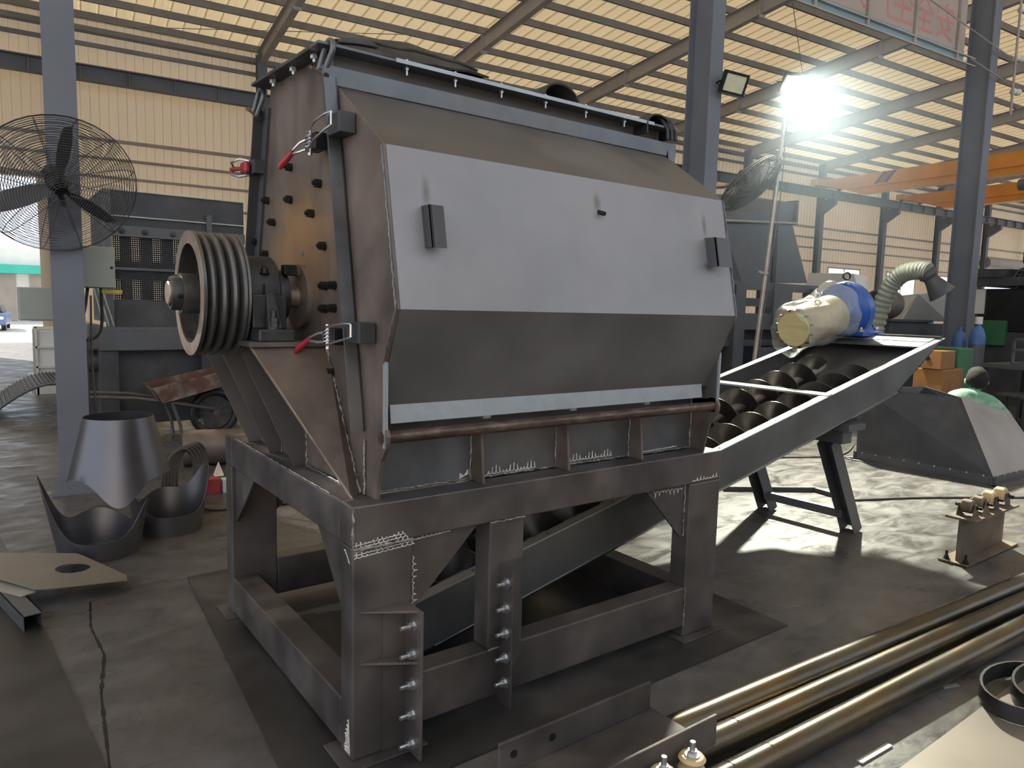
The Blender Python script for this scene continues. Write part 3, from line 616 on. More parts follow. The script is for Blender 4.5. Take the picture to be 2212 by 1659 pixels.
# chalk scribbles left by the welders
def scribble(p0, p1, amp, up, turns, r=0.0022, parent=None):
    p0 = Vector(p0); p1 = Vector(p1); up = Vector(up); n = turns*8; pts = []
    for i in range(n + 1):
        t = i/n; a = amp*(0.5 + 0.5*math.sin(i*1.7*0.37 + turns)); pts.append(p0.lerp(p1, t) + up*(a*(0.5 - 0.5*math.cos(2*math.pi*i/8))) + (p1 - p0).normalized()*0.004*math.sin(2*math.pi*i/8))
    build(MB().tube(pts, r, 4), 'chalk_mark', 'chalk', parent or cr)
scribble((0.63, 0.1295, 0.93), (0.88, 0.1295, 0.93), 0.035, (0, 0, 1), 14); scribble((1.04, 0.1295, 0.935), (1.32, 0.1295, 0.935), 0.035, (0, 0, 1), 15)
scribble((0.50, 0.1295, 0.93), (0.54, 0.1295, 0.945), 0.02, (0, 0, 1), 5); scribble((1.50, 0.1295, 0.93), (1.76, 0.1295, 0.935), 0.006, (0, 0, 1), 14)
for k in range(5): scribble((0.005, -0.0005, Z1 - 0.035 + k*0.011), (0.235 - k*0.01, -0.0005, Z1 - 0.022 + k*0.011), 0.012, (0, 0, 1), 12, 0.0018)
scribble((0.24, 0.0295, Z1 - 0.02), (0.40, 0.0295, Z1 - 0.012), 0.012, (0, 0, 1), 9); scribble((0.245, 0.0295, 0.70), (0.245, 0.0295, 0.52), 0.02, (1, 0, 0), 8, 0.0016)
scribble((L_ - 0.24, 0.0295, Z1 - 0.02), (1.50, 0.0295, Z1 - 0.015), 0.03, (0, 0, -1), 8, 0.0016); scribble((L_ - 0.21, -0.0005, Z1 + 0.012), (L_ - 0.02, -0.0005, Z1 + 0.014), 0.02, (0, 0, 1), 8, 0.0018)
for k in range(4): scribble((-0.0005, 0.02 + k*0.012, 0.03), (-0.0005, 0.03 + k*0.006, 0.16 - k*0.02), 0.012, (0, 1, 0), 7, 0.0018)
scribble((-0.0005, 0.02, 0.72), (-0.0005, 0.06, 0.76), 0.012, (0, 1, 0), 5, 0.0015)
# ------------------------------------------------------------------ the crusher: drive side
PY, PZ = 0.75, 1.617
pu = build(MB().lathe([(0.235, -0.329), (0.235, -0.318)] + sum([[(0.222, -0.316 + i*0.0375), (0.206, -0.3125 + i*0.0375), (0.212, -0.309 + i*0.0375), (0.225, -0.303 + i*0.0375), (0.232, -0.296 + i*0.0375), (0.2335, -0.291 + i*0.0375), (0.231, -0.285 + i*0.0375)] for i in range(4)], []) + [(0.235, -0.165), (0.188, -0.165), (0.188, -0.235), (0.075, -0.235), (0.075, -0.165), (0.046, -0.165), (0.046, -0.36), (0.075, -0.36), (0.075, -0.262), (0.188, -0.262), (0.188, -0.329)],
          (0, PY, PZ), (1, 0, 0), 64, closed=True), 'drive_pulley', 'groove', cr, 35)
build(MB().lathe([(0.2345, -0.331), (0.2345, -0.327), (0.187, -0.327), (0.187, -0.331)], (0, PY, PZ), (1, 0, 0), 64, closed=True), 'machined_rim', 'machined', pu, 30)
build(MB().lathe([(0.186, -0.2635), (0.186, -0.261), (0.074, -0.261), (0.074, -0.2635)], (0, PY, PZ), (1, 0, 0), 48, closed=True), 'pulley_web', 'cast', pu, 30)
build(MB().lathe([(0.0, -0.405), (0.040, -0.405), (0.044, -0.401), (0.044, 0.10), (0.0, 0.10)], (0, PY, PZ), (1, 0, 0), 32), 'drive_shaft', 'machined', cr, 35)
build(MB().lathe([(0.050, -0.395), (0.060, -0.395), (0.064, -0.385), (0.064, -0.36), (0.050, -0.36)], (0, PY, PZ), (1, 0, 0), 32, closed=True), 'hub_collar', 'cast', cr, 35)
for a in (70, 190, 310):
    t = math.radians(a); hexbolt(pu, (-0.36, PY + 0.064*math.cos(t), PZ + 0.064*math.sin(t)), (-1, 0, 0), 0.009, 'hub_bolt', 'black', 0.006, False)
# plummer block bearing on its shelf
BYc = PY
bs = build(MB().box(-0.19, XA, 0.46, 1.04, 1.428, 1.446), 'bearing_shelf', 'beam', cr, bevel=0.002)
bh = build(MB().box(-0.152, -0.018, 0.475, 1.025, 1.446, 1.492), 'bearing_housing', 'cast', cr, bevel=0.006)
arc = [(BYc + 0.155*math.cos(math.radians(a)), PZ + 0.155*math.sin(math.radians(a))) for a in range(0, 181, 15)]
mb = MB().prism([(-0.145, y, z) for y, z in [(BYc + 0.155, 1.492)] + arc + [(BYc - 0.155, 1.492)]], (0.12, 0, 0))
build(mb, 'housing_body', 'cast', bh, 35, bevel=0.008)
build(MB().box(-0.15, -0.02, 0.56, 0.60, 1.492, 1.62), 'housing_rib', 'cast', bh, bevel=0.006); build(MB().box(-0.15, -0.02, 0.90, 0.94, 1.492, 1.62), 'housing_rib', 'cast', bh, bevel=0.006)
build(MB().prism([(-0.11, 0.50, 1.492), (-0.06, 0.50, 1.492), (-0.072, 0.575, 1.66), (-0.098, 0.575, 1.66)], (0, 0.02, 0)), 'housing_web', 'cast', bh)
for y in (0.515, 0.985):
    b_ = MB(); b_.cyl((-0.085, y, 1.492), (-0.085, y, 1.498), 0.026, 18); b_.hexnut((-0.085, y, 1.498), (0, 0, 1), 0.020, 0.018); b_.hexnut((-0.085, y, 1.517), (0, 0, 1), 0.020, 0.016); b_.cyl((-0.085, y, 1.533), (-0.085, y, 1.56), 0.011, 12)
    build(b_, 'housing_bolt', 'cast', bh)
for y in (0.62, 0.88): hexbolt(bh, (-0.085, y, 1.70), (0, 0, 1), 0.013, 'cap_bolt', 'black', 0.01)
build(MB().lathe([(0.046, 0.0), (0.10, 0.0), (0.105, 0.012), (0.105, 0.045), (0.046, 0.05)], (-0.018, PY, PZ), (1, 0, 0), 32, closed=True), 'seal_ring', 'cast', cr, 35)
build(MB().lathe([(0.046, 0.0), (0.13, 0.0), (0.13, 0.02), (0.046, 0.02)], (0.085, PY, PZ), (1, 0, 0), 32, closed=True), 'shaft_flange', 'brown', cr, 35)
# ribs under the shelf and the slanting side web
for y in (0.69, 0.995, 1.30):
    build(MB().prism([(-0.172, y, 1.428), (XA, y, 1.428), (XA, y, H), (0.048, y, H)], (0, 0.010, 0)), 'shelf_rib', 'slope', cr)
mb = MB().prism([(-0.185, 0.475, 1.428), (XA, 0.475, 1.428), (XA, 0.165, H), (0.040, 0.105, H)], (0.0, 0.012, 0.002)); build(mb, 'slanted_web', 'brown', cr)
mb = MB().prism([(-0.188, 0.470, 1.428), (-0.181, 0.470, 1.428), (0.047, 0.101, H), (0.040, 0.101, H)], (0, 0.013, 0.0)); build(mb, 'web_edge_bar', 'machined', cr)
bead([(XA - 0.004, 0.468, 1.42), (XA - 0.004, 0.16, H)], 0.006); bead([(XA - 0.003, 0.688, 1.2), (XA - 0.003, 0.688, H)]); bead([(XA - 0.003, 0.993, 1.2), (XA - 0.003, 0.993, H)])
bead([(XA - 0.01, 0.19, H + 0.002), (XA - 0.01, 0.68, H + 0.002)], 0.004)
# bolts on the end plate
for y, z in ((0.851, 2.152), (0.534, 2.048), (1.152, 2.046), (0.854, 2.02), (0.611, 1.942), (1.073, 1.943), (1.30, 1.87), (1.174, 1.809), (0.49, 1.81), (0.477, 1.659), (0.393, 1.66), (0.478, 1.572), (0.393, 1.575), (0.416, 1.332), (0.52, 1.41)):
    b_ = MB(); b_.cyl((XA, y, z), (XA - 0.006, y, z), 0.017, 14); b_.hexnut((XA - 0.006, y, z), (-1, 0, 0), 0.016, 0.020); b_.cyl((XA - 0.026, y, z), (XA - 0.034, y, z), 0.008, 10)
    build(b_, 'plate_bolt', 'black', ep)
build(MB().cyl((XA, 0.733, 1.80), (XA - 0.003, 0.733, 1.80), 0.016, 16), 'plug_weld', 'sheet', ep)
build(MB().box(XA - 0.05, XA, 0.70, 0.76, 1.70, 1.745), 'stop_block', 'rusty', ep, bevel=0.003)
build(MB().box(XA - 0.10, XA - 0.05, 0.655, 0.70, 1.70, 1.74), 'stop_nut', 'black', ep, bevel=0.003)
# toggle clamps on the hopper sides
def clamp(y, z, tilt, kx=1):
    """bracket on the door, hook, spring lever with red grip; y,z = where the bracket sits"""
    c = build(MB().box(XA - 0.058, XA + 0.0, y - 0.085, y + 0.02, z - 0.035, z + 0.035), 'toggle_clamp', 'darkmach', cr, bevel=0.002)
    x = XA - 0.062; T = math.tan(tilt)
    def q(dx, dy, dz): return (x + dx, y + dy, z + dz - dy*T)
    for s in (-1, 1):
        build(MB().tube([q(-0.012, -0.05, 0.022*s), q(-0.022, -0.02, 0.026*s), q(-0.03, 0.06, 0.03*s), q(-0.02, 0.15, 0.032*s), q(-0.005, 0.17, 0.032*s)], 0.0042, 8), 'clamp_hook', 'zinc', c, 40)
    build(MB().tube([q(-0.012, -0.05, -0.022), q(-0.012, -0.05, 0.022)], 0.0042, 8), 'clamp_hook', 'zinc', c, 40)
    mb = MB(); mb.box(x - 0.006, x + 0.04, y + 0.11, y + 0.20, z - 0.03 - 0.15*T, z + 0.03 - 0.15*T); build(mb, 'clamp_base', 'black', c, bevel=0.003)
    build(MB().cyl(q(-0.005, 0.165, -0.045), q(-0.005, 0.165, 0.045), 0.009, 12), 'clamp_pin', 'zinc', c, 40)
    build(MB().tube([q(-0.006 + 0.016*math.cos(t), 0.165 + 0.016*math.sin(t), -0.024 + 0.048*t/(8*math.pi)) for t in [i*math.pi/5 for i in range(41)]], 0.003, 6), 'clamp_spring', 'zinc', c, 40)
    for s in (-1, 1): build(MB().tube([q(-0.008, 0.165, 0.018*s), q(-0.026, 0.21, 0.016*s), q(-0.034, 0.25, 0.008*s), q(-0.036, 0.27, 0.006*s)], 0.005, 6), 'clamp_lever', 'zinc', c, 40)
    build(MB().tube([q(-0.036, 0.262, 0), q(-0.044, 0.29, -0.012), q(-0.06, 0.315, -0.03), q(-0.066, 0.325, -0.042)], [0.010, 0.012, 0.013, 0.009], 10), 'clamp_grip', 'red', c, 50)
clamp(0.30, 2.215, 0.22); clamp(0.135, 1.497, 0.14)
c3 = build(MB().box(XA - 0.055, XA, 1.17, 1.29, 2.165, 2.225), 'toggle_clamp', 'darkmach', cr, bevel=0.002)
build(MB().tube([(XA - 0.055, 1.24, 2.225), (XA - 0.09, 1.27, 2.235), (XA - 0.11, 1.33, 2.225), (XA - 0.09, 1.36, 2.205)], 0.006, 8), 'clamp_hook', 'zinc', c3, 40)
build(MB().tube([(XA - 0.055, 1.24, 2.165), (XA - 0.09, 1.27, 2.155), (XA - 0.11, 1.33, 2.17), (XA - 0.09, 1.36, 2.19)], 0.006, 8), 'clamp_hook', 'zinc', c3, 40)
build(MB().box(XA - 0.085, XA - 0.06, 1.21, 1.29, 2.17, 2.22), 'clamp_grip', 'red', c3, bevel=0.008)
build(MB().cyl((XA - 0.075, 1.28, 2.195), (XA - 0.10, 1.37, 2.20), 0.010, 10), 'clamp_lever', 'red', c3, 40)
# shackles
def shackle(y, z, a):
    R, r = 0.036, 0.011; x = XA - 0.03
    def q(u, v, w_=0): return (x + w_ + 0.35*v*0.5, y + u*math.cos(a) - v*math.sin(a), z + u*math.sin(a) + v*math.cos(a))
    pts = [q(-0.026, -0.055)] + [q(R*math.cos(t), 0.02 + R*math.sin(t)) for t in [math.pi - math.pi*i/12 for i in range(13)]] + [q(0.026, -0.055)]
    s = build(MB().tube(pts, r, 10), 'shackle', 'blue', cr, 50)
    build(MB().cyl(q(-0.055, -0.055), q(0.065, -0.055), 0.010, 12), 'shackle_pin', 'rustrod', s, 40)
    build(MB().lathe([(0.006, -0.006), (0.020, -0.006), (0.020, 0.006), (0.006, 0.006)], q(0.076, -0.055), (0, -math.sin(a), math.cos(a)), 14, closed=True), 'pin_eye', 'rustrod', s, 40)
shackle(0.40, 2.475, 0.45); shackle(1.175, 2.475, 0.45)
# ------------------------------------------------------------------ rubber curtains in the feed opening
def interp(t, tab):
    for (a, va), (b, vb) in zip(tab[:-1], tab[1:]):
        if t <= b: return va + (vb - va)*(t - a)/(b - a)
    return tab[-1][1]
ZT_ = [(0, 2.575), (0.10, 2.605), (0.22, 2.630), (0.5, 2.645), (0.8, 2.618), (1.0, 2.562)]; ZL_ = [(0, 2.520), (0.42, 2.523), (0.62, 2.548), (0.85, 2.562), (1.0, 2.552)]
def flap(u, v, off=0.0):
    x = 0.125 + 0.66*u + 0.03*v; zt_, zl_ = interp(u, ZT_), interp(u, ZL_)
    if v <= 0.7: k = v/0.7; z = zl_ + (zt_ - zl_)*math.sin(k*math.pi/2) + 0.008*math.sin(6*u + 5*k); y = 0.40 + 0.15*k
    else: k = (v - 0.7)/0.3; z = zt_ - 0.06*k*k; y = 0.55 + 0.13*k
    return (x, y - off, z + off*0.5)
cu = build(MB().grid(flap, 40, 16, 0.009), 'rubber_curtain', 'rubber', cr, 50)
build(MB().grid(lambda u, v: flap(0.0 + 0.24*u*(1 - 0.25*v), 0.10 + 0.62*v, 0.010), 12, 8, 0.004), 'curtain_backing', 'bluecloth', cu, 50)
build(MB().tube([flap(u/30, 0.22 + 0.1*math.sin(u*0.13), 0.004) for u in range(2, 29)], 0.007, 6), 'curtain_fold', 'rubber', cu, 60)
def loop(xc, r, y0, y1, zb, hgt, m='rubber', n=30):
    """half-round strip standing in the opening, ribs running along its length"""
    return build(MB().grid(lambda u, v: (xc - r*math.cos(math.pi*u*1.06 - 0.06), y0 + (y1 - y0)*v + 0.02*math.sin(3*u), zb + (hgt + 0.003*math.sin(60*v))*math.sin(math.pi*min(max(u, 0.0), 1.0))**0.75), n, 28, 0.008), 'rubber_curtain', m, cr, 50)
loop(1.25, 0.115, 0.47, 0.74, 2.50, 0.135)
loop(1.80, 0.10, 0.36, 0.62, 2.46, 0.11, 'blackrubber')
for k in range(3):
    build(MB().tube([(1.80 + 0.03*k, 0.55, 2.55), (1.815 + 0.03*k, 0.47, 2.585), (1.84 + 0.03*k, 0.40, 2.555), (1.85 + 0.03*k, 0.366, 2.50), (1.852 + 0.03*k, 0.362, 2.452)], 0.010, 8), 'rubber_cord', 'blackrubber', cr, 50)
# ------------------------------------------------------------------ twin screw conveyor
sc_ = thing('screw_conveyor', (3.6, 0.83, 0), 'open twin screw conveyor rising from under the crusher, wrapped motor on its top end', 'conveyor')
SL = 0.2272
def zt(x): return 0.812 + SL*(x - 2.37)
xa, xb = 0.52, 5.046
YN, YF = 0.33, 1.33
xn = 0.38
tr = build(MB().prism([(xn, YN, zt(xn)), (xb, YN, zt(xb)), (4.40, YN, zt(4.40) - 0.225), (xn, YN, zt(xn) - 0.225)], (0, 0.006, 0)), 'side_plate', 'trough', sc_)
build(MB().prism([(xa, YF, zt(xa)), (xb, YF, zt(xb)), (4.40, YF, zt(4.40) - 0.225), (xa, YF, zt(xa) - 0.225)], (0, 0.006, 0)), 'side_plate', 'trough', sc_)
sec = [(YN, -0.225), (0.40, -0.285), (0.50, -0.312), (0.62, -0.322), (0.74, -0.312), (0.83, -0.275), (0.92, -0.312), (1.04, -0.322), (1.16, -0.312), (1.26, -0.285), (YF + 0.006, -0.225)]
build(MB().grid(lambda u, v: (xa + (4.40 - xa)*u, *(lambda k, t: (sec[k][0] + (sec[k+1][0] - sec[k][0])*t, zt(xa + (4.40 - xa)*u) + sec[k][1] + (sec[k+1][1] - sec[k][1])*t))(min(int(v*10 + 1e-9), 9), v*10 - min(int(v*10 + 1e-9), 9))), 4, 10, 0.005), 'trough_bottom', 'trough', sc_, 40)
build(MB().prism([(xn, YN, zt(xn)), (xa, YF, zt(xa)), (xa, YF, zt(xa) - 0.27), (xn, YN, zt(xn) - 0.27)], (0.006, 0, 0)), 'lower_end_plate', 'trough', sc_)
build(MB().prism([(4.40, YN, zt(4.40) - 0.225), (4.40, YF, zt(4.40) - 0.225), (xb, YF, zt(xb)), (xb, YN, zt(xb))], (0, 0, 0.006)), 'upper_end_plate', 'trough', sc_)
for y0, y1, x_ in ((YN - 0.004, YN + 0.052, xn), (YF - 0.046, YF + 0.010, xa)):
    f_ = build(MB().prism([(x_, y0, zt(x_)), (xb + 0.04, y0, zt(xb + 0.04)), (xb + 0.04, y1, zt(xb + 0.04)), (x_, y1, zt(x_))], (0, 0, 0.007)), 'rim_bar', 'rim', sc_)
    x = xa + 0.2
    while x < xb: build(MB().cyl((x, (y0+y1)/2, zt(x) + 0.0065), (x, (y0+y1)/2, zt(x) + 0.0085), 0.006, 8), 'rim_hole', 'black', f_); x += 0.42
build(MB().prism([(3.46, YN, zt(3.46)), (3.51, YN, zt(3.51)), (3.51, YF, zt(3.51)), (3.46, YF, zt(3.46))], (0, 0, 0.012)), 'cross_bar', 'rim', sc_)
build(MB().prism([(4.78, YN + 0.05, zt(4.78)), (4.92, YN + 0.05, zt(4.92)), (4.92, YF - 0.04, zt(4.92)), (4.78, YF - 0.04, zt(4.78))], (0, 0, 0.010)), 'drive_plate', 'trough', sc_)
build(MB().prism([(4.925, YN + 0.05, zt(4.925)), (xb, YN + 0.05, zt(xb)), (xb, YF - 0.04, zt(xb)), (4.925, YF - 0.04, zt(4.925))], (0, 0, 0.014)), 'drive_plate', 'rim', sc_)  # lit strip of the plate, its brightness put into the paler colour
build(MB().box(5.046, 5.10, YN + 0.02, YF, zt(5.046) - 0.02, zt(5.046) + 0.028), 'drive_edge', 'darkmach', sc_)
ax = Vector((math.cos(math.atan(SL)), 0, math.sin(math.atan(SL)))); e2 = Vector((-ax.z, 0, ax.x)); e1 = Vector((0, 1, 0))
for yc in (0.62, 1.04):
    S0 = Vector((xa + 0.04, yc, zt(xa + 0.04) - 0.165)); Ln = 4.30
    sw = build(MB().cyl(S0, S0 + ax*(Ln - 0.1), 0.030, 16), 'screw_shaft', 'shaft', sc_, 40)
    R0, R1, P, th = 0.029, 0.148, 0.252, 0.007; n = int((Ln - 0.25)/P*26); vs = []; fs = []
    for i in range(n + 1):
        t = 2*math.pi*i/26 + (0.0 if yc < 0.8 else 2.2); c = e1*math.cos(t) + e2*math.sin(t); b_ = S0 + ax*(P*i/26)
        vs += [b_ + c*R0, b_ + c*R1 + ax*0.0, b_ + c*R1 + ax*th, b_ + c*R0 + ax*th]
    # handed so that the near side of each turn lies further up the trough
    for i in range(n):
        a, d = 4*i, 4*(i+1)
        fs += [(a, a+1, d+1, d), (a+1, a+2, d+2, d+1), (a+2, a+3, d+3, d+2), (a+3, a, d, d+3)]
    fs += [(0, 3, 2, 1), (4*n, 4*n+1, 4*n+2, 4*n+3)]
    build(MB().add(vs, fs), 'screw_flight', 'flight', sw, 60)
# support trestle
tb = build(MB().box(3.74, 3.86, 0.36, 1.30, 0.715, 0.815), 'trestle_beam', 'greymach', sc_, bevel=0.004)
build(MB().box(3.70, 3.92, 0.30, 0.42, 0.815, 0.86), 'trestle_pad', 'greymach', tb)
for (p0, p1) in (((4.20, 0.49, 0.0), (3.80, 0.50, 0.715)), ((4.17, 1.18, 0.0), (3.80, 1.20, 0.715))):
    P0, P1 = Vector(p0), Vector(p1); d = (P1 - P0).normalized(); s1 = Vector((0, 1, 0)); s2 = d.cross(s1)
    mb = MB()
    for off, w1, w2 in ((s2*-0.05, 0.11, 0.006), (s1*-0.052 , 0.006, 0.10), (s1*0.052, 0.006, 0.10)):
        q = [s1*(-w1/2) + s2*(-w2/2), s1*(w1/2) + s2*(-w2/2), s1*(w1/2) + s2*(w2/2), s1*(-w1/2) + s2*(w2/2)]
        mb.prism([P0 + Vector((0, 0, 0.0)) + off + k for k in q], P1 - P0)
    build(mb, 'trestle_leg', 'greymach', sc_)
build(MB().bar((4.125, 0.52, 0.13), (4.10, 1.16, 0.13), 0.05, 0.06), 'trestle_brace', 'greymach', sc_)
# gear motor, still in its wrapping
gx = Vector((5.02, 1.08, 1.655)); g0 = Vector((4.20, 1.08, 1.472)); gd = (gx - g0).normalized()
gm = build(MB().lathe([(0.0, 0), (0.14, 0), (0.165, 0.02), (0.17, 0.10), (0.17, 0.52), (0.0, 0.52)], g0 + gd*0.02, gd, 28), 'gear_motor', 'card', sc_, 40)
build(MB().lathe([(0.0, 0), (0.135, 0), (0.135, 0.02), (0.0, 0.02)], g0, gd, 28), 'fan_cover', 'ply', gm, 40)
for k in range(12):
    t = k*math.pi/6; a = gd.orthogonal().normalized(); b_ = gd.cross(a); p = g0 + (a*math.cos(t) + b_*math.sin(t))*0.15
    build(MB().bar(p + gd*0.01, p + gd*0.05, 0.02, 0.008), 'cover_slot', 'black', gm)
gb = build(MB().lathe([(0.0, 0.0), (0.12, 0.0), (0.13, 0.08), (0.20, 0.20), (0.235, 0.22), (0.235, 0.30), (0.17, 0.33), (0.13, 0.40), (0.0, 0.40)], g0 + gd*0.52, gd, 32), 'gearbox', 'bluepaint', gm, 35)
build(MB().box(4.86, 5.22, 0.86, 1.30, 1.425, 1.462), 'gearbox_foot', 'bluepaint', gm, bevel=0.004)
build(MB().prism([(4.95, 0.90, 1.46), (5.15, 0.90, 1.46), (5.08, 1.0, 1.62), (5.0, 1.0, 1.62)], (0, 0.16, 0.0)), 'gearbox_web', 'bluepaint', gm)
for p in ((4.90, 0.90), (5.17, 0.90)): hexbolt(gm, (p[0], p[1], 1.462), (0, 0, 1), 0.018, 'foot_bolt', 'zinc', 0.012)
build(MB().lathe([(0.022, -0.006), (0.034, -0.006), (0.034, 0.006), (0.022, 0.006)], g0 + gd*0.76 + Vector((0, 0, 0.285)), (0.7, 0.7, 0), 16, closed=True), 'eye_bolt', 'black', gm, 40)
build(MB().lathe([(0.016, -0.005), (0.026, -0.005), (0.026, 0.005), (0.016, 0.005)], g0 + gd*0.32 + Vector((0, 0, 0.205)), (0.7, 0.7, 0), 16, closed=True), 'eye_bolt', 'zinc', gm, 40)
# loose plastic bag round the motor
a_ = gd.orthogonal().normalized(); b__ = gd.cross(a_)
def bag(u, v):
    t = 2*math.pi*v; h = -0.06 + 0.72*u
    r = 0.185 + 0.018*math.sin(3*t + 4*u) + 0.010*math.sin(7*t - 9*u) + 0.03*u*(1 if math.sin(t) > 0 else 0.4) - 0.03*max(0, 0.12 - u)*5
    p = g0 + gd*h + a_*(r*math.cos(t)) + b__*(r*math.sin(t))
    up = max(0.0, (p.z - (g0 + gd*h).z)/r); p.z += 0.13*(up**8)*math.exp(-((u - 0.80)/0.16)**2); p.z -= 0.06*(max(0.0, -(p.z - (g0 + gd*h).z)/r)**6)*math.exp(-(u/0.18)**2)
    return p
build(MB().grid(bag, 26, 48), 'plastic_wrap', 'film', gm, 60)
# chain hanging off the gearbox
ch = None; n = 20
for k in range(n):
    t = k/(n - 1); p = Vector((5.18, 1.06, 1.70)).lerp(Vector((5.72, 1.14, 1.405)), t) - Vector((0, 0, 0.05*math.sin(math.pi*t)))
    dv = Vector((0.54, 0.08, -0.295)).normalized(); s_ = dv.orthogonal().normalized() if k % 2 else dv.cross(dv.orthogonal()).normalized()
    pts = [p + dv*(0.026*math.cos(q)) + s_*(0.014*math.sin(q)) for q in [i*2*math.pi/10 for i in range(10)]]
    build(MB().tube(pts, 0.0065, 6, closed=True), 'chain_link', 'black', sc_, 60)
# ------------------------------------------------------------------ right-hand side: hopper on the floor, worker, roller stand
h2 = thing('sheet_hopper', (7.3, 1.1, 0), 'dark sheet steel hopper standing upside down on a bolted angle base', 'hopper')
# corners: base ring and smaller top, seen from its shaded side
b0 = [(6.78, 0.49), (6.83, 1.86), (8.05, 1.80), (8.0, 0.44)]
t0 = [(6.95, 0.90, 0.80), (6.86, 1.90, 0.80), (7.75, 1.60, 0.80), (7.90, 0.78, 0.60)]
bz = 0.09
for i, m_ in ((0, 'greymach'), (1, 'greymach'), (2, 'greymach'), (3, 'slope')):
    j = (i + 1) % 4
    A, B_, C_, D_ = Vector((*b0[i], bz)), Vector((*b0[j], bz)), Vector(t0[j]), Vector(t0[i])
    nrm = (B_ - A).cross(D_ - A).normalized()
    build(MB().prism([A, B_, C_, D_], nrm*0.005), 'hopper_side', ('darkmach', 'greymach', 'greymach', 'sheet')[i], h2)  # shaded front side painted darker, lit right side painted paler
for i in range(4):
    j = (i + 1) % 4; A, B_ = Vector((*b0[i], 0.045)), Vector((*b0[j], 0.045)); d = (B_ - A).normalized(); out = Vector((d.y, -d.x, 0))
    c = Vector((7.4, 1.15, 0)); out = out if (A - c).dot(out) > 0 else -out
    mb = MB().bar(A + out*0.0 - d*0.03, B_ + d*0.03, 0.008, 0.09); mb.bar(A + out*0.05 - d*0.06 - Vector((0, 0, 0.04)), B_ + out*0.05 + d*0.06 - Vector((0, 0, 0.04)), 0.11, 0.008)
    an = build(mb, 'base_angle', 'greymach', h2)
    for k in range(9):
        p = A.lerp(B_, (k + 0.5)/9) + Vector((0, 0, 0.045)) + out*0.006; build(MB().cyl(p, p + out*0.012, 0.008, 8), 'base_bolt', 'zinc', an)
# worker crouching behind that hopper
ps = thing('person', (8.35, 1.25, 0), 'worker in a green shirt crouching behind the dark hopper, head bent, dark hair', 'person')
def skin_body(name, joints, edges, m, parent, root=0, sub=2):
    me = bpy.data.meshes.new(name); o_ = ORG[parent.name]
    me.from_pydata([tuple(Vector(j[:3]) - o_) for j in joints], edges, []); ob = bpy.data.objects.new(name, me); COL.objects.link(ob); ob.parent = parent; ORG[ob.name] = o_
    md = ob.modifiers.new('skin', 'SKIN'); md.use_smooth_shade = True
    sv = me.skin_vertices[0].data
    for i, j in enumerate(joints): sv[i].radius = (j[3], j[4] if len(j) > 4 else j[3])
    for i in range(len(joints)): sv[i].use_root = (i == root)
    ss = ob.modifiers.new('sub', 'SUBSURF'); ss.levels = sub; ss.render_levels = sub
    me.materials.append(M[m]); return ob
J = [(8.32, 1.22, 0.30, 0.15, 0.13), (8.26, 1.20, 0.44, 0.15, 0.12), (8.20, 1.18, 0.58, 0.165, 0.12), (8.20, 1.15, 0.70, 0.15, 0.11), (8.22, 1.14, 0.765, 0.062), (8.25, 1.13, 0.84, 0.058),
     (8.20, 1.36, 0.675, 0.080), (8.32, 1.45, 0.50, 0.056), (8.52, 1.36, 0.40, 0.042), (8.60, 1.32, 0.38, 0.036),
     (8.22, 0.93, 0.645, 0.082), (8.36, 0.80, 0.47, 0.056), (8.55, 0.90, 0.36, 0.042), (8.62, 0.93, 0.34, 0.036),
     (8.34, 1.33, 0.26, 0.10), (8.72, 1.42, 0.42, 0.068), (8.55, 1.42, 0.09, 0.05), (8.70, 1.43, 0.05, 0.045),
     (8.34, 1.11, 0.26, 0.10), (8.72, 1.02, 0.42, 0.068), (8.55, 1.00, 0.09, 0.05), (8.70, 0.99, 0.05, 0.045)]
E_ = [(0,1),(1,2),(2,3),(3,4),(4,5),(3,6),(6,7),(7,8),(8,9),(3,10),(10,11),(11,12),(12,13),(0,14),(14,15),(15,16),(16,17),(0,18),(18,19),(19,20),(20,21)]
skin_body('body', J, E_, 'shirt', ps)
# trousers as a shell over hips and legs
skin_body('trousers', [(8.33, 1.22, 0.29, 0.165, 0.145), (8.27, 1.20, 0.40, 0.16, 0.13), (8.36, 1.34, 0.26, 0.112), (8.73, 1.42, 0.42, 0.08), (8.55, 1.42, 0.12, 0.062), (8.36, 1.10, 0.26, 0.112), (8.73, 1.02, 0.42, 0.08), (8.55, 1.00, 0.12, 0.062)],
          [(0,1),(0,2),(2,3),(3,4),(0,5),(5,6),(6,7)], 'trousers', ps)
def ell(c, r, n=16, T=None):
    mb = MB(); mb.lathe([(max(1e-5, math.sin(math.pi*i/n)), -math.cos(math.pi*i/n)) for i in range(n + 1)], (0, 0, 0), (0, 0, 1), 20)
    c = Vector(c); mb.v = [c + (T @ Vector((v.x*r[0], v.y*r[1], v.z*r[2])) if T else Vector((v.x*r[0], v.y*r[1], v.z*r[2]))) for v in mb.v]; return mb
HT = Matrix.Rotation(0.55, 3, 'Z') @ Matrix.Rotation(0.45, 3, 'Y')
HC = Vector((8.26, 1.13, 0.885))
hd = build(ell(HC, (0.112, 0.092, 0.130), 16, HT), 'head', 'skin', ps, 60)
mb = ell(HC + HT @ Vector((-0.024, 0, 0.014)), (0.126, 0.114, 0.136), 18, HT)
mb.v = [v + Vector((random.uniform(-1, 1), random.uniform(-1, 1), random.uniform(-1, 1)))*0.006 for v in mb.v]; build(mb, 'hair', 'hair', hd, 80)
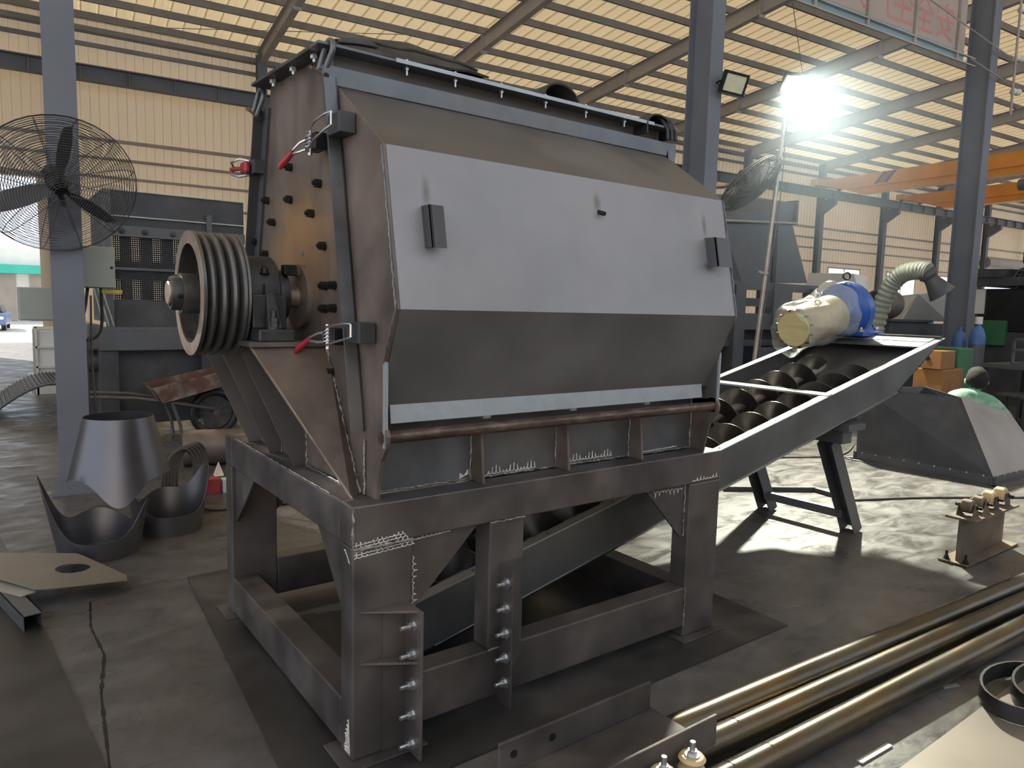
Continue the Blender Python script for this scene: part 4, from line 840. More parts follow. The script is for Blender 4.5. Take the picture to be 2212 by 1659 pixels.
for s in (-1, 1):
    build(ell(HC + HT @ Vector((0.012, 0.112*s, -0.012)), (0.018, 0.012, 0.034), 8, HT), 'ear', 'skin', hd, 60)
    build(ell(HC + HT @ Vector((0.103, 0.036*s, 0.010)), (0.010, 0.012, 0.009), 8, HT), 'eye', 'white', hd, 60)
build(ell(HC + HT @ Vector((0.118, 0, -0.016)), (0.018, 0.013, 0.024), 8, HT), 'nose', 'skin', hd, 60)
build(ell(HC + HT @ Vector((0.102, 0, -0.066)), (0.010, 0.026, 0.007), 8, HT), 'mouth', 'redbox', hd, 60)
for s, w_ in ((1, Vector((8.60, 1.32, 0.38))), (-1, Vector((8.62, 0.93, 0.34)))):
    hn = build(ell(w_ + Vector((0.045, 0, -0.005)), (0.05, 0.018, 0.042), 10), 'hand', 'skin', ps, 60)
    for k, (ln, dz) in enumerate(((0.060, 0.026), (0.070, 0.009), (0.064, -0.009), (0.050, -0.026))):
        p = w_ + Vector((0.085, 0, dz)); build(MB().tube([p, p + Vector((ln*0.5, -0.008*s, 0)), p + Vector((ln*0.8, -0.026*s, -0.004)), p + Vector((ln*0.86, -0.045*s, -0.006))], [0.009, 0.0085, 0.008, 0.006], 8), 'finger', 'skin', hn, 60)
    p = w_ + Vector((0.03, -0.008*s, 0.03)); build(MB().tube([p, p + Vector((0.025, -0.02*s, 0.018)), p + Vector((0.05, -0.03*s, 0.015))], [0.011, 0.010, 0.007], 8), 'finger', 'skin', hn, 60)
for y in (1.43, 0.99): build(ell((8.66, y, 0.045), (0.13, 0.05, 0.045), 10), 'shoe', 'black', ps, 60)
ps.location = (8.35, 1.38, 0)
# roller stand: short I-beam on its side flange with rollers on top
rs = thing('roller_stand', (4.5, -0.3, 0), 'short rusty I-beam stand with four roller wheels on its top flange', 'roller stand')
mb = MB(); x0, x1, yc = 4.06, 4.90, -0.265
mb.box(x0, x1, yc - 0.09, yc + 0.09, 0.004, 0.016); mb.box(x0 + 0.05, x1 - 0.05, yc - 0.006, yc + 0.006, 0.016, 0.288); mb.box(x0 + 0.05, x1 - 0.05, yc - 0.09, yc + 0.09, 0.288, 0.302)
build(mb, 'i_beam', 'rusty', rs, bevel=0.002)
for i, (x, w_, m_) in enumerate(((4.22, 0.045, 'rusty'), (4.39, 0.045, 'rusty'), (4.56, 0.052, 'nylon'), (4.75, 0.052, 'nylon'))):
    z = 0.302 + w_ + 0.018
    rl = build(MB().lathe([(0.012, -0.036), (w_*0.8, -0.036), (w_, -0.026), (w_, 0.026), (w_*0.8, 0.036), (0.012, 0.036)], (x, yc, z), (0, 1, 0), 22, closed=True), 'roller', m_, rs, 35)
    for s in (-1, 1):
        pts = [(x - 0.045, yc + 0.044*s, 0.302), (x + 0.045, yc + 0.044*s, 0.302)] + [(x + 0.022*math.cos(a), yc + 0.044*s, z + 0.022*math.sin(a)) for a in (0, 0.8, 1.57, 2.35, 3.14)]
        build(MB().prism(pts, (0, 0.007*s, 0)), 'roller_fork', 'rusty' if m_ == 'rusty' else 'darkmach', rs)
    build(MB().cyl((x, yc - 0.085, z), (x, yc + 0.075, z), 0.010, 10), 'axle', 'black', rs, 40)
hexbolt(rs, (4.10, yc - 0.06, 0.016), (0, 0, 1), 0.015, 'base_bolt', 'black'); hexbolt(rs, (4.10, yc + 0.055, 0.016), (0, 0, 1), 0.015, 'base_bolt', 'black')
# ------------------------------------------------------------------ foreground steel
for k, (p0, p1, lab) in enumerate((((0.35, -0.505, 0.055), (4.7, -0.762, 0.055), 'oily steel pipe on the floor, hindmost of three, behind the channel end'),
                             ((0.30, -0.632, 0.055), (4.7, -0.890, 0.055), 'oily steel pipe on the floor, middle one of three'),
                             ((0.55, -0.816, 0.055), (4.7, -1.022, 0.055), 'oily steel pipe with weld rings, frontmost of three on the floor'))):
    P0, P1 = Vector(p0), Vector(p1); d = (P1 - P0).normalized(); ln = (P1 - P0).length
    pp = build(MB().lathe([(0.055, 0), (0.055, ln), (0.047, ln), (0.047, 0)], P0, d, 40, closed=True), 'steel_pipe', 'pipe', None, 35, org=P0)
    tag(pp, lab, 'pipe', 'long pipes on the floor')
    for t in ((0.42, 0.62) if k == 2 else (0.9,) if k == 1 else (0.3,)):
        build(MB().lathe([(0.0545, t), (0.0562, t + 0.004), (0.0562, t + 0.008), (0.0545, t + 0.012)], P0, d, 40), 'weld_ring', 'pipe', pp, 40)
cn = thing('steel_channel', (0.65, -0.6, 0.112), 'short upturned steel channel resting on the pipes, nylon guide rollers on its front flange', 'channel')
mb = MB(); mb.box(0.285, 0.99, -0.752, -0.46, 0.112, 0.122); mb.box(0.285, 0.975, -0.472, -0.46, 0.122, 0.230); mb.box(0.285, 1.0, -0.752, -0.740, 0.122, 0.230)
build(mb, 'channel_body', 'beam', cn, bevel=0.003)
for x in (0.665, 0.80):
    rl = build(MB().lathe([(0.012, 0.0), (0.036, 0.0), (0.044, 0.010), (0.036, 0.024), (0.036, 0.030), (0.044, 0.044), (0.036, 0.054), (0.012, 0.054)], (x, -0.81, 0.135), (0, 0, 1), 28, closed=True), 'guide_roller', 'nylon', cn, 35)
    build(MB().box(x - 0.03, x + 0.03, -0.85, -0.752, 0.123, 0.134), 'roller_tab', 'beam', cn)
    b_ = MB(); b_.cyl((x, -0.81, 0.189), (x, -0.81, 0.193), 0.024, 18); b_.hexnut((x, -0.81, 0.193), (0, 0, 1), 0.016, 0.014); b_.cyl((x, -0.81, 0.207), (x, -0.81, 0.235), 0.009, 10); build(b_, 'roller_bolt', 'zinc', rl)
for x in (0.34, 0.50): build(MB().cyl((x, -0.4725, 0.18), (x, -0.4755, 0.18), 0.013, 14), 'bolt_hole', 'black', cn)
# rubber belt loops, flat bars, wire ends
def ribbon(pts, wd, th, name, m, lab, cat):
    pts = [Vector(p) for p in pts]; n = len(pts) - 1
    def fn(u, v):
        k = min(int(u*n), n - 1); t = u*n - k; p = pts[k].lerp(pts[k+1], t); return (p.x, p.y, p.z + wd*(v - 0.5))
    return tag(build(MB().grid(fn, n, 1, th), name, m, None, 50, org=(pts[0].x, pts[0].y, 0)), lab, cat)
ribbon([(2.46 + 0.28*math.cos(t) + 0.02*t, -1.17 + 0.16*math.sin(t) - 0.012*t, 0.045) for t in [0.3 + i*0.22 for i in range(52)]], 0.07, 0.010, 'rubber_belt', 'blackrubber', 'coiled black rubber belt standing on edge beside the pipes', 'belt')
for p0, p1, w_, h_, lab in (((1.50, -1.0, 0.004), (1.70, -1.01, 0.004), 0.022, 0.006, 'short flat steel offcut beside the front pipe'), ((2.32, -0.935, 0.004), (2.40, -0.965, 0.004), 0.02, 0.005, 'tiny flat steel offcut near the coiled belt')):
    tag(build(MB().bar(p0, p1, w_, h_), 'flat_bar', 'rim', None, org=p0), lab, 'offcut')
tag(build(MB().box(1.55, 3.4, -1.95, -1.10, 0.001, 0.006), 'lit_floor_patch', 'sheet', None, org=(2.4, -1.5, 0)), 'thin pale patch painting the lamplit floor in front of the pipes', 'steel sheet')  # pale colour stands in for the pool of lamplight on the floor
# things lying under and around the conveyor
tag(build(MB().bar((4.35, 1.75, 0.02), (5.05, 1.30, 0.02), 0.04, 0.04), 'square_bar', 'darkmach', None, org=(4.7, 1.5, 0)), 'dark square bar lying on the floor behind the trestle', 'bar')
tag(build(MB().bar((5.05, 1.28, 0.02), (5.0, 0.98, 0.02), 0.04, 0.035), 'angle_offcut', 'greymach', None, org=(5.0, 1.1, 0)), 'grey steel offcut against the trestle leg', 'offcut')
for pts, lab in (([(4.2, 2.9, 0.012), (5.2, 2.45, 0.012), (6.0, 2.35, 0.012), (6.8, 2.05, 0.012), (7.6, 2.3, 0.012)], 'thick welding cable trailing past the trestle to the hopper'),
                 ([(4.9, 0.98, 0.010), (5.7, 0.62, 0.010), (6.6, 0.10, 0.010), (7.6, -0.12, 0.010), (8.6, -0.2, 0.010)], 'thin cable across the sunlit floor in front of the hopper'),
                 ([(5.6, 2.7, 0.012), (6.3, 2.5, 0.08), (6.7, 2.25, 0.22), (6.9, 2.1, 0.35), (6.95, 2.05, 0.45)], 'brown hose climbing behind the dark hopper')):
    P = [Vector(p) for p in pts]; out = []
    for i in range(len(P) - 1):
        for k in range(6):
            t = k/6; a, b_, c, d = P[max(i-1, 0)], P[i], P[i+1], P[min(i+2, len(P)-1)]
            out.append(0.5*((2*b_) + (c - a)*t + (2*a - 5*b_ + 4*c - d)*t*t + (-a + 3*b_ - 3*c + d)*t**3))
    out.append(P[-1]); tag(build(MB().tube(out, 0.010, 8), 'cable', 'cable', None, 60, org=(P[0].x, P[0].y, 0)), lab, 'cable')
wt = thing('welding_torch', (5.3, 2.28, 0), 'welding torch lying on the floor beyond the trestle', 'torch')
build(MB().tube([(5.15, 2.32, 0.02), (5.3, 2.27, 0.03), (5.42, 2.20, 0.03)], [0.012, 0.02, 0.014], 10), 'handle', 'black', wt, 50); build(MB().cyl((5.10, 2.36, 0.022), (5.22, 2.27, 0.026), 0.016, 12), 'nozzle', 'zinc', wt, 40)
# ------------------------------------------------------------------ lamps
def flood(name, c, n, up, wd, ht, lit, lab):
    c = Vector(c); n = Vector(n).normalized(); up = Vector(up); s = up.cross(n).normalized(); u = n.cross(s)
    t = thing(name, c, lab, 'floodlight')
    def fbox(a0, a1, b0, b1, d0, d1): return MB().prism([c + s*a + u*b + n*d0 for a, b in ((a0, b0), (a1, b0), (a1, b1), (a0, b1))], n*(d1 - d0))
    fr_ = build(fbox(-wd/2, wd/2, -ht/2, ht/2, -0.05, 0.0), 'housing', 'black', t, bevel=0.006)
    for a0, a1, b0, b1 in ((-wd/2, wd/2, ht/2 - 0.03, ht/2), (-wd/2, wd/2, -ht/2, -ht/2 + 0.03), (-wd/2, -wd/2 + 0.03, -ht/2 + 0.03, ht/2 - 0.03), (wd/2 - 0.03, wd/2, -ht/2 + 0.03, ht/2 - 0.03)):
        build(fbox(a0, a1, b0, b1, 0.0, 0.012), 'bezel', 'black', fr_)
    build(fbox(-wd/2 + 0.03, wd/2 - 0.03, -ht/2 + 0.03, ht/2 - 0.03, 0.0, 0.004), 'lens', 'lampon' if lit else 'lens', t)
    for k in range(6): build(fbox(-wd/2 + 0.03 + k*(wd - 0.07)/5, -wd/2 + 0.04 + k*(wd - 0.07)/5, -ht/2 + 0.03, ht/2 - 0.03, -0.085, -0.05), 'cooling_fin', 'black', fr_)
    mb = MB(); a = [c - s*(wd/2 + 0.012) + n*-0.02, c - s*(wd/2 + 0.012) - n*0.14 - u*0.05, c + s*(wd/2 + 0.012) - n*0.14 - u*0.05, c + s*(wd/2 + 0.012) + n*-0.02]
    for p, q in zip(a[:-1], a[1:]): mb.bar(p, q, 0.03, 0.006, up=u)
    build(mb, 'yoke', 'black', t); return t
LP = Vector((8.46, 4.0, 4.83)); LN = Vector((-0.36, -0.66, -0.66)).normalized()
lt = flood('floodlight', LP, LN, (0, 0, 1), 0.36, 0.28, True, 'lit floodlight glaring at the top of a thin leaning pole')
ld = bpy.data.lights.new('floodlight_beam', 'AREA'); ld.shape = 'RECTANGLE'; ld.size = 0.29; ld.size_y = 0.21; ld.energy = 270; ld.color = (1.0, 1.0, 0.82); ld.spread = math.radians(84)
lo = bpy.data.objects.new('floodlight_beam', ld); COL.objects.link(lo); lo.parent = lt; lo.location = LN*0.02; lo.rotation_euler = LN.to_track_quat('-Z', 'Y').to_euler()
pole = thing('lamp_pole', (7.80, 3.98, 0), 'thin leaning bamboo-coloured pole holding the lit floodlight', 'pole')
build(MB().cyl((7.80, 3.98, 0.0), (8.36, 4.02, 4.75), 0.034, 14, 0.028), 'pole_tube', 'shaft', pole, 40)
build(MB().lathe([(0.045, -0.02), (0.055, -0.02), (0.055, 0.02), (0.045, 0.02)], (8.05, 4.0, 2.15), (0.12, 0, 1), 14, closed=True), 'pole_clamp', 'girt', pole, 40)
build(MB().bar((7.90, 4.0, 2.17), (8.05, 4.0, 2.15), 0.02, 0.03), 'pole_handle', 'girt', pole)
build(MB().tube([(8.36, 4.0, 4.72), (8.28, 3.96, 4.0), (8.22, 3.95, 3.2), (8.05, 3.94, 2.1), (7.93, 3.93, 1.1), (7.86, 3.93, 0.3)], 0.008, 6), 'pole_cable', 'cable', pole, 60)
flood('floodlight', Bw((6.36, 4.28, 4.42)), (-0.35, -0.85, -0.35), (0.15, 0.1, 1), 0.34, 0.26, False, 'unlit square floodlight clamped to the column behind the hopper')
# ------------------------------------------------------------------ banner seen from behind
bn = thing('safety_banner', Bw((9.9, 4.62, 5.8)), 'pale banner with faded red characters seen in mirror image, strung between columns', 'banner')
u0, u1, z0, z1, vb = 7.2, 12.15, 5.86, 7.3, 4.62
zl = lambda u: 5.86 - (u - 7.2)*0.004
build(MB(Bw).box(u0, u1, vb, vb + 0.004, z0 + 0.16, z1), 'banner_cloth', 'banner', bn)
build(MB(Bw).box(u0, u1, vb, vb + 0.004, z0, z0 + 0.158), 'banner_border', 'bannerblue', bn)
for z in (z0 - 0.02, z0 + 0.10): build(MB(Bw).box(u0 - 0.2, u1 + 0.3, vb - 0.05, vb - 0.02, z - 0.012, z + 0.012), 'banner_rail', 'girt', bn)
for u in (8.2, 9.43, 10.66, 11.9): build(MB(Bw).box(u - 0.02, u + 0.02, vb - 0.045, vb - 0.01, z0 - 0.02, z1 + 0.2), 'banner_post', 'girt', bn)
for i, chx in enumerate('\u5b89\u5168\u751f\u4ea7\u4eba\u4eba'):
    fc = bpy.data.curves.new('character', 'FONT'); fc.body = chx; fc.size = 0.62; fc.extrude = 0.0008; fc.align_x = 'CENTER'
    to = bpy.data.objects.new('tmp', fc); COL.objects.link(to); bpy.context.view_layer.update()
    me = bpy.data.meshes.new_from_object(to.evaluated_get(bpy.context.evaluated_depsgraph_get())); bpy.data.objects.remove(to)
    mb = MB(Bw); uc = 11.52 - i*0.60
    # the print faces the far side, so from here it reads in mirror image
    mb.add([(uc - v.co.x, vb - 0.002 + v.co.z, 6.14 + v.co.y) for v in me.vertices], [tuple(p.vertices) for p in me.polygons]); bpy.data.meshes.remove(me)
    build(mb, 'character', 'letter', bn)
for k, (a, b_) in enumerate((((8.2, 4.36, 6.75), (13.15, 4.36, 6.06)), ((11.9, 4.36, 5.80), (13.15, 4.36, 5.63)))):
    tag(build(MB(Bw).cyl(a, b_, 0.012, 6), 'overhead_wire', 'girt', None, 60, org=Bw(a)), ('taut wire crossing in front of the banner to the insulator post', 'taut wire running from below the banner to the insulator post')[k], 'wire')
ip = thing('insulator_post', Bw((13.2, 4.3, 5.2)), 'steel bracket post with porcelain insulators beside the column', 'insulator post')
build(MB(Bw).cyl((13.2, 4.3, 5.1), (13.2, 4.3, 7.2), 0.02, 10), 'post', 'girt', ip, 40)
for z in (6.85, 6.05, 5.5): build(MB(Bw).lathe([(0.02, -0.09), (0.05, -0.08), (0.06, -0.04), (0.035, 0.0), (0.06, 0.04), (0.05, 0.08), (0.02, 0.09)], (13.3, 4.3, z), (1, -0.3, 0), 16), 'insulator', 'paleg', ip, 40)
# ------------------------------------------------------------------ overhead cranes
def crane(u, lab, hoist):
    t = thing('overhead_crane', Bw((u, 14, 8.3)), lab, 'crane', 'orange overhead cranes')
    pts = [(24.75, 9.32), (24.75, 8.90), (24.4, 8.86), (22.7, 8.30), (1.0, 8.30), (1.0, 9.32), (22.7, 9.32)]
    mb = MB(Bw); mb.prism([(u - 0.20, v, z) for v, z in pts], (0.40, 0, 0))
    mb.prism([(u - 0.30, v, z) for v, z in ((22.7, 8.30), (1.0, 8.30), (1.0, 8.27), (22.7, 8.27))], (0.60, 0, 0)); g = build(mb, 'girder', 'crane', t)
    build(MB(Bw).box(u - 0.27, u - 0.20, 1.0, 23.4, 8.62, 8.70), 'girder_rib', 'crane', g)
    for k, m_ in ((0, 'purple'), (1, 'red2'), (2, 'purple')):
        v = 21.9 - k*0.26; build(MB(Bw).prism([(u - 0.205, v, 8.72), (u - 0.205, v - 0.24, 8.72), (u - 0.205, v - 0.74, 9.30), (u - 0.205, v - 0.50, 9.30)], (0.004, 0, 0)), 'stripe', m_, g)
    et = build(MB(Bw).box(u - 1.3, u + 1.3, 24.62, 25.08, 8.90, 9.24), 'end_truck', 'crane', t)
    for du in (-1.05, 1.05): build(MB(Bw).lathe([(0.02, -0.06), (0.13, -0.06), (0.13, 0.06), (0.02, 0.06)], (u + du, 24.85, 8.94), (0, 1, 0), 20, closed=True), 'truck_wheel', 'darkmach', et, 35)
    if hoist:
        hv = 14.1; h_ = build(MB(Bw).cyl((u - 0.2, hv - 1.3, 7.75), (u - 0.2, hv + 0.6, 7.75), 0.26, 18), 'hoist_drum', 'column', t, 40)
        build(MB(Bw).box(u - 0.5, u + 0.1, hv - 0.9, hv + 0.2, 7.95, 8.27), 'hoist_carriage', 'column', h_); build(MB(Bw).box(u - 0.52, u - 0.2, hv - 1.2, hv - 0.5, 8.0, 8.3), 'hoist_box', 'paleg', h_)
        for dv in (-0.5, -0.35, -0.2): build(MB(Bw).cyl((u - 0.2, hv + dv, 7.6), (u - 0.2, hv + dv, 3.2), 0.015, 6), 'hoist_rope', 'black', h_)
    return t
crane(37.0, 'orange overhead crane girder, nearer of two, with a hoist below it', True); crane(45.5, 'orange overhead crane girder, farther of two, partly behind the first', False)
# ------------------------------------------------------------------ caged fans
def fan(c, n, R, rings, lab, rod, m_='darkmach', arm=None, wire=0.0032, blade_m='darkmach', nbl=3, rot0=0.3):
    c = Vector(c); n = Vector(n).normalized(); a = n.orthogonal().normalized(); b_ = n.cross(a); t = thing('caged_fan', c, lab, 'fan')
    mb = MB()
    for side, hh in ((1, 0.13), (-1, 0.11)):
        for k in range(rings):
            q = (k + 1)/rings; r = R*q; h = side*hh*R/0.5*math.sqrt(max(0.0, 1 - q**2.6)) if q < 1 else 0
            if r < R*0.10 or (side < 0 and q >= 1): continue
            mb.tube([c + n*h + a*(r*math.cos(x)) + b_*(r*math.sin(x)) for x in [2*math.pi*i/40 for i in range(40)]], wire*(1.8 if q == 1 else 1), 4, closed=True)
        for k in range(rod):
            x = 2*math.pi*k/rod; pts = []
            for i in range(9):
                q = 0.1 + 0.9*i/8; h = side*hh*R/0.5*math.sqrt(max(0.0, 1 - q**2.6)); pts.append(c + n*h + (a*math.cos(x) + b_*math.sin(x))*(R*q))
            mb.tube(pts, wire*1.4, 4)
    build(mb, 'fan_cage', m_, t, 60)
    build(MB().lathe([(0.0, 0.05), (R*0.10, 0.045), (R*0.13, 0.0), (R*0.13, -0.22*R/0.5), (0.0, -0.26*R/0.5)], c, n, 20), 'fan_motor', 'black', t, 40)
    for k in range(nbl):
        x0 = rot0 + 2*math.pi*k/nbl
        def bl(u, v, x0=x0):
            r = R*(0.12 + 0.74*u); w_ = (0.10 + 0.13*math.sin(math.pi*(0.15 + 0.75*u)))*(v - 0.5)*1.1; x = x0 + w_*1.5/(0.4 + u)
            return c + (a*math.cos(x) + b_*math.sin(x))*r + n*(0.09*R/0.5*(v - 0.5))
        build(MB().grid(bl, 10, 6, 0.004), 'fan_blade', blade_m, t, 60)
    if arm: build(MB().tube([c - n*0.12, *[Vector(p) for p in arm]], 0.022, 10), 'fan_arm', m_, t, 60)
    return t
fan((-0.45, 4.22, 2.40), (0.10, -0.86, -0.50), 0.53, 30, 'large grey caged fan mounted on the near column beside the bright doorway', 12, arm=[(-0.42, 4.42, 2.34), (-0.40, 4.50, 2.30)], rot0=1.67, wire=0.0024)
fan((7.80, 4.15, 3.385), (0.209, -0.635, -0.744), 0.50, 22, 'dusty caged fan tilted down on the column behind the hopper', 16, m_='cable', arm=[(7.35, 4.25, 3.30), (6.80, 4.16, 3.22), (6.74, 4.14, 3.20)], wire=0.006, blade_m='cable')
# ------------------------------------------------------------------ left side: sheet metal cones, wheelbarrow, second machine
def cone(name, c, r0, r1, z0, z1f, zlow, lab, lean=(0, 0), n=72, gap=None):
    c = Vector((*c, 0))
    def fn(u, v):
        t = 2*math.pi*v; lo, hi = zlow(t), z1f(t); z = lo + (hi - lo)*u; k = (z - z0[0])/(z0[1] - z0[0]); r = r0 + (r1 - r0)*k
        return (c.x + lean[0]*k + r*math.cos(t), c.y + lean[1]*k + r*math.sin(t), z)
    o = build(MB().grid(fn, 10, n, 0.0025), name, 'galv', None, 25, org=(c.x, c.y, 0)); return tag(o, lab, 'sheet metal', 'mitred sheet metal cones')
bump = lambda t, c, w: math.exp(-(((t - c + math.pi) % (2*math.pi) - math.pi)/w)**2)
cone('sheet_metal_cone', (-0.27, 3.03), 0.33, 0.20, (0.30, 0.83), lambda t: 0.83, lambda t: 0.30 + 0.16*(1 - bump(t, 4.55, 0.42) - bump(t, 1.4, 0.5)) - 0.05*bump(t, 2.9, 0.3), 'upturned sheet metal cone resting on two others, open round top')
cone('sheet_metal_cone', (-0.42, 2.86), 0.22, 0.31, (0.0, 0.50), lambda t: 0.12 + 0.40*bump(t, 3.05, 0.55) + 0.22*bump(t, 5.9, 0.5) + 0.1*bump(t, 1.5, 0.7), lambda t: 0.0, 'mitred sheet metal cone with a tall pointed tip, left of the three')
cone('sheet_metal_cone', (0.03, 3.13), 0.21, 0.27, (0.0, 0.45), lambda t: 0.14 + 0.30*bump(t, 0.15, 0.6) + 0.22*bump(t, 3.3, 0.5) + 0.1*bump(t, 1.5, 0.7), lambda t: 0.0, 'mitred sheet metal cone nearest the hose coil')
# plates and square tube lying at the edge of the picture
def poly_plate(name, pts, z, th, m, lab, cat, hole=None, tilt=None):
    zz = (lambda x, y: z + (tilt[0]*(x - pts[0][0]) + tilt[1]*(y - pts[0][1]) if tilt else 0))
    mb = MB()
    if hole:
        hc, hr, n = hole[:2], hole[2], 40; vs = []; fs = []
        P = [Vector((*p, 0)) for p in pts]; out = []
        for i in range(n):
            a = 2*math.pi*i/n; d = Vector((math.cos(a), math.sin(a), 0)); c = Vector((*hc, 0)); best = None
            for p, q in zip(P, P[1:] + P[:1]):
                e = q - p; den = d.x*e.y - d.y*e.x
                if abs(den) < 1e-9: continue
                w_ = p - c; t = (w_.x*e.y - w_.y*e.x)/den; s_ = (w_.x*d.y - w_.y*d.x)/den
                if t > 0 and -1e-6 <= s_ <= 1 + 1e-6 and (best is None or t < best): best = t
            out.append((c + d*best, c + d*hr))
        for lay in (0, th):
            for o_, i_ in out: vs += [(o_.x, o_.y, zz(o_.x, o_.y) + lay), (i_.x, i_.y, zz(i_.x, i_.y) + lay)]
        k = 2*n
        for i in range(n):
            j = (i + 1) % n; fs += [(2*i, 2*j, 2*j+1, 2*i+1), (k+2*i, k+2*i+1, k+2*j+1, k+2*j), (2*i, k+2*i, k+2*j, 2*j), (2*i+1, 2*j+1, k+2*j+1, k+2*i+1)]
        mb.add(vs, fs)
    else: mb.prism([(x, y, zz(x, y)) for x, y in pts], (0, 0, th))
    return tag(build(mb, name, m, None, org=(pts[0][0], pts[0][1], 0)), lab, cat)
poly_plate('steel_sheet', [(-1.28, 2.96), (-0.56, 2.62), (-0.35, 2.05), (-0.79, 2.08), (-1.02, 2.45)], 0.125, 0.006, 'sheet', 'warm grey steel sheet with a round cut hole, propped on square tube', 'steel sheet', hole=(-0.61, 2.36, 0.085), tilt=(-0.06, 0.0))
poly_plate('steel_sheet', [(-1.25, 2.80), (-0.78, 2.25), (-0.80, 2.09), (-0.86, 2.06), (-1.05, 2.36)], 0.0835, 0.005, 'rim', 'pale steel sheet lying under the one with the round hole', 'steel sheet')
mb = MB(); P0, P1 = Vector((-0.826, 1.80, 0.042)), Vector((-1.02, 2.75, 0.042)); d = (P1 - P0).normalized(); sd_ = Vector((d.y, -d.x, 0)); uz = Vector((0, 0, 1)); hw = 0.040
for s_, t_ in ((sd_, uz), (-sd_, uz)): mb.prism([P0 + s_*hw + t_*-hw, P0 + s_*(hw - 0.004) + t_*-hw, P0 + s_*(hw - 0.004) + t_*hw, P0 + s_*hw + t_*hw], P1 - P0)
for t_ in (uz, -uz): mb.prism([P0 + sd_*-hw + t_*hw, P0 + sd_*hw + t_*hw, P0 + sd_*hw + t_*(hw - 0.004), P0 + sd_*-hw + t_*(hw - 0.004)], P1 - P0)
tag(build(mb, 'square_tube', 'greymach', None, org=(-0.83, 1.8, 0)), 'open-ended square steel tube under the propped sheet', 'tube')
poly_plate('floor_plate', [(-0.93, 3.60), (-0.85, 2.73), (-0.689, 0.464), (-0.58, -1.2), (-2.6, -1.2), (-2.6, 3.6)], 0.001, 0.008, 'plate', 'broad worn steel floor plate along the near edge of the workshop', 'floor plate')
poly_plate('floor_plate', [(-0.074, 2.102), (1.3, 2.18), (2.35, 2.2), (2.30, -0.20), (-0.235, -0.20)], 0.001, 0.009, 'plate', 'thin steel floor plate spread under the crusher stand', 'floor plate')
# wheelbarrow
wb = thing('wheelbarrow', (0.95, 6.55, 0), 'rusty wheelbarrow with a spoked wheel behind the crusher', 'wheelbarrow')
pan = [(0.50, 0.62), (0.60, 0.44), (1.30, 0.62), (1.50, 0.84)]
mb = MB()
for y in (6.30, 6.85): mb.prism([(x, y, z) for x, z in pan], (0, 0.006, 0))
mb.prism([(0.60, 6.30, 0.44), (1.30, 6.30, 0.62), (1.30, 6.85, 0.62), (0.60, 6.85, 0.44)], (0, 0, 0.006)); mb.prism([(1.30, 6.30, 0.62), (1.50, 6.30, 0.84), (1.50, 6.85, 0.84), (1.30, 6.85, 0.62)], (-0.006, 0, 0)); mb.prism([(0.60, 6.30, 0.44), (0.50, 6.30, 0.62), (0.50, 6.85, 0.62), (0.60, 6.85, 0.44)], (0.006, 0, 0))
build(mb, 'pan', 'rust', wb)
for y in (6.33, 6.80):
    build(MB().tube([(-0.15, y, 0.56), (0.35, y, 0.52), (0.75, y, 0.44), (1.18, 6.56 + (y - 6.56)*0.3, 0.33)], 0.018, 8), 'handle_tube', 'cable', wb, 60)
    build(MB().tube([(0.70, y, 0.45), (0.78, y, 0.20), (0.80, y, 0.0)], 0.018, 8), 'prop_leg', 'cable', wb, 60)
wh = build(MB().tube([(1.20 + 0.235*math.cos(a), 6.56, 0.28 + 0.235*math.sin(a)) for a in [2*math.pi*i/36 for i in range(36)]], 0.042, 12, closed=True), 'tyre', 'blackrubber', wb, 60)
for i in range(10):
    a = 2*math.pi*i/10; build(MB().cyl((1.20, 6.56, 0.28), (1.20 + 0.20*math.cos(a), 6.56, 0.28 + 0.20*math.sin(a)), 0.006, 6), 'spoke', 'cable', wh)
build(MB().cyl((1.20, 6.48, 0.28), (1.20, 6.64, 0.28), 0.03, 14), 'hub', 'cable', wb, 40)
# second crusher further back, with a perforated screen in its side
m2 = thing('screening_machine', (1.2, 7.4, 0), 'dark half-built machine with a perforated screen side, behind the pulley', 'machine')
def mbx(nm, m_, *bx, parent=m2, bev=0.0): return build(MB().box(*bx), nm, m_, parent, bevel=bev)
yy = 7.20
mbx('top_panel', 'darkmach', 0.20, 1.75, yy, yy + 0.02, 2.40, 2.79); mbx('end_panel', 'darkmach', 0.20, 0.22, yy + 0.02, 8.25, 1.30, 2.79); mbx('end_panel', 'darkmach', 1.73, 1.75, yy + 0.02, 8.25, 1.30, 2.79)
mbx('frame_post', 'greymach', 0.20, 0.28, yy - 0.06, yy, 1.25, 2.79); mbx('frame_post', 'greymach', 1.30, 1.36, yy - 0.05, yy, 1.25, 2.60)
mbx('frame_rail', 'rim', 0.28, 1.75, yy - 0.03, yy, 2.50, 2.515); mbx('frame_rail', 'greymach', 0.28, 1.75, yy - 0.05, yy, 2.28, 2.40); mbx('frame_rail', 'rim', 0.20, 1.75, yy - 0.02, yy + 0.03, 2.79, 2.80)
mbx('frame_rail', 'greymach', 0.28, 1.75, yy - 0.03, yy, 1.90, 1.93); mbx('lower_panel', 'darkmach', 0.28, 1.75, yy, yy + 0.02, 1.25, 1.56)
for x in (0.38, 0.62, 0.92, 1.20, 1.5): hexbolt(m2, (x, yy - 0.05, 2.34), (0, -1, 0), 0.025, 'frame_bolt', 'darkmach', 0.03)
mb = MB(); nx, nz = 44, 30; xa_, xb_, za_, zb_ = 0.30, 1.28, 1.56, 2.28
for i in range(nx + 1): x = xa_ + (xb_ - xa_)*i/nx; mb.box(x - 0.0065, x + 0.0065, yy + 0.004, yy + 0.008, za_, zb_)
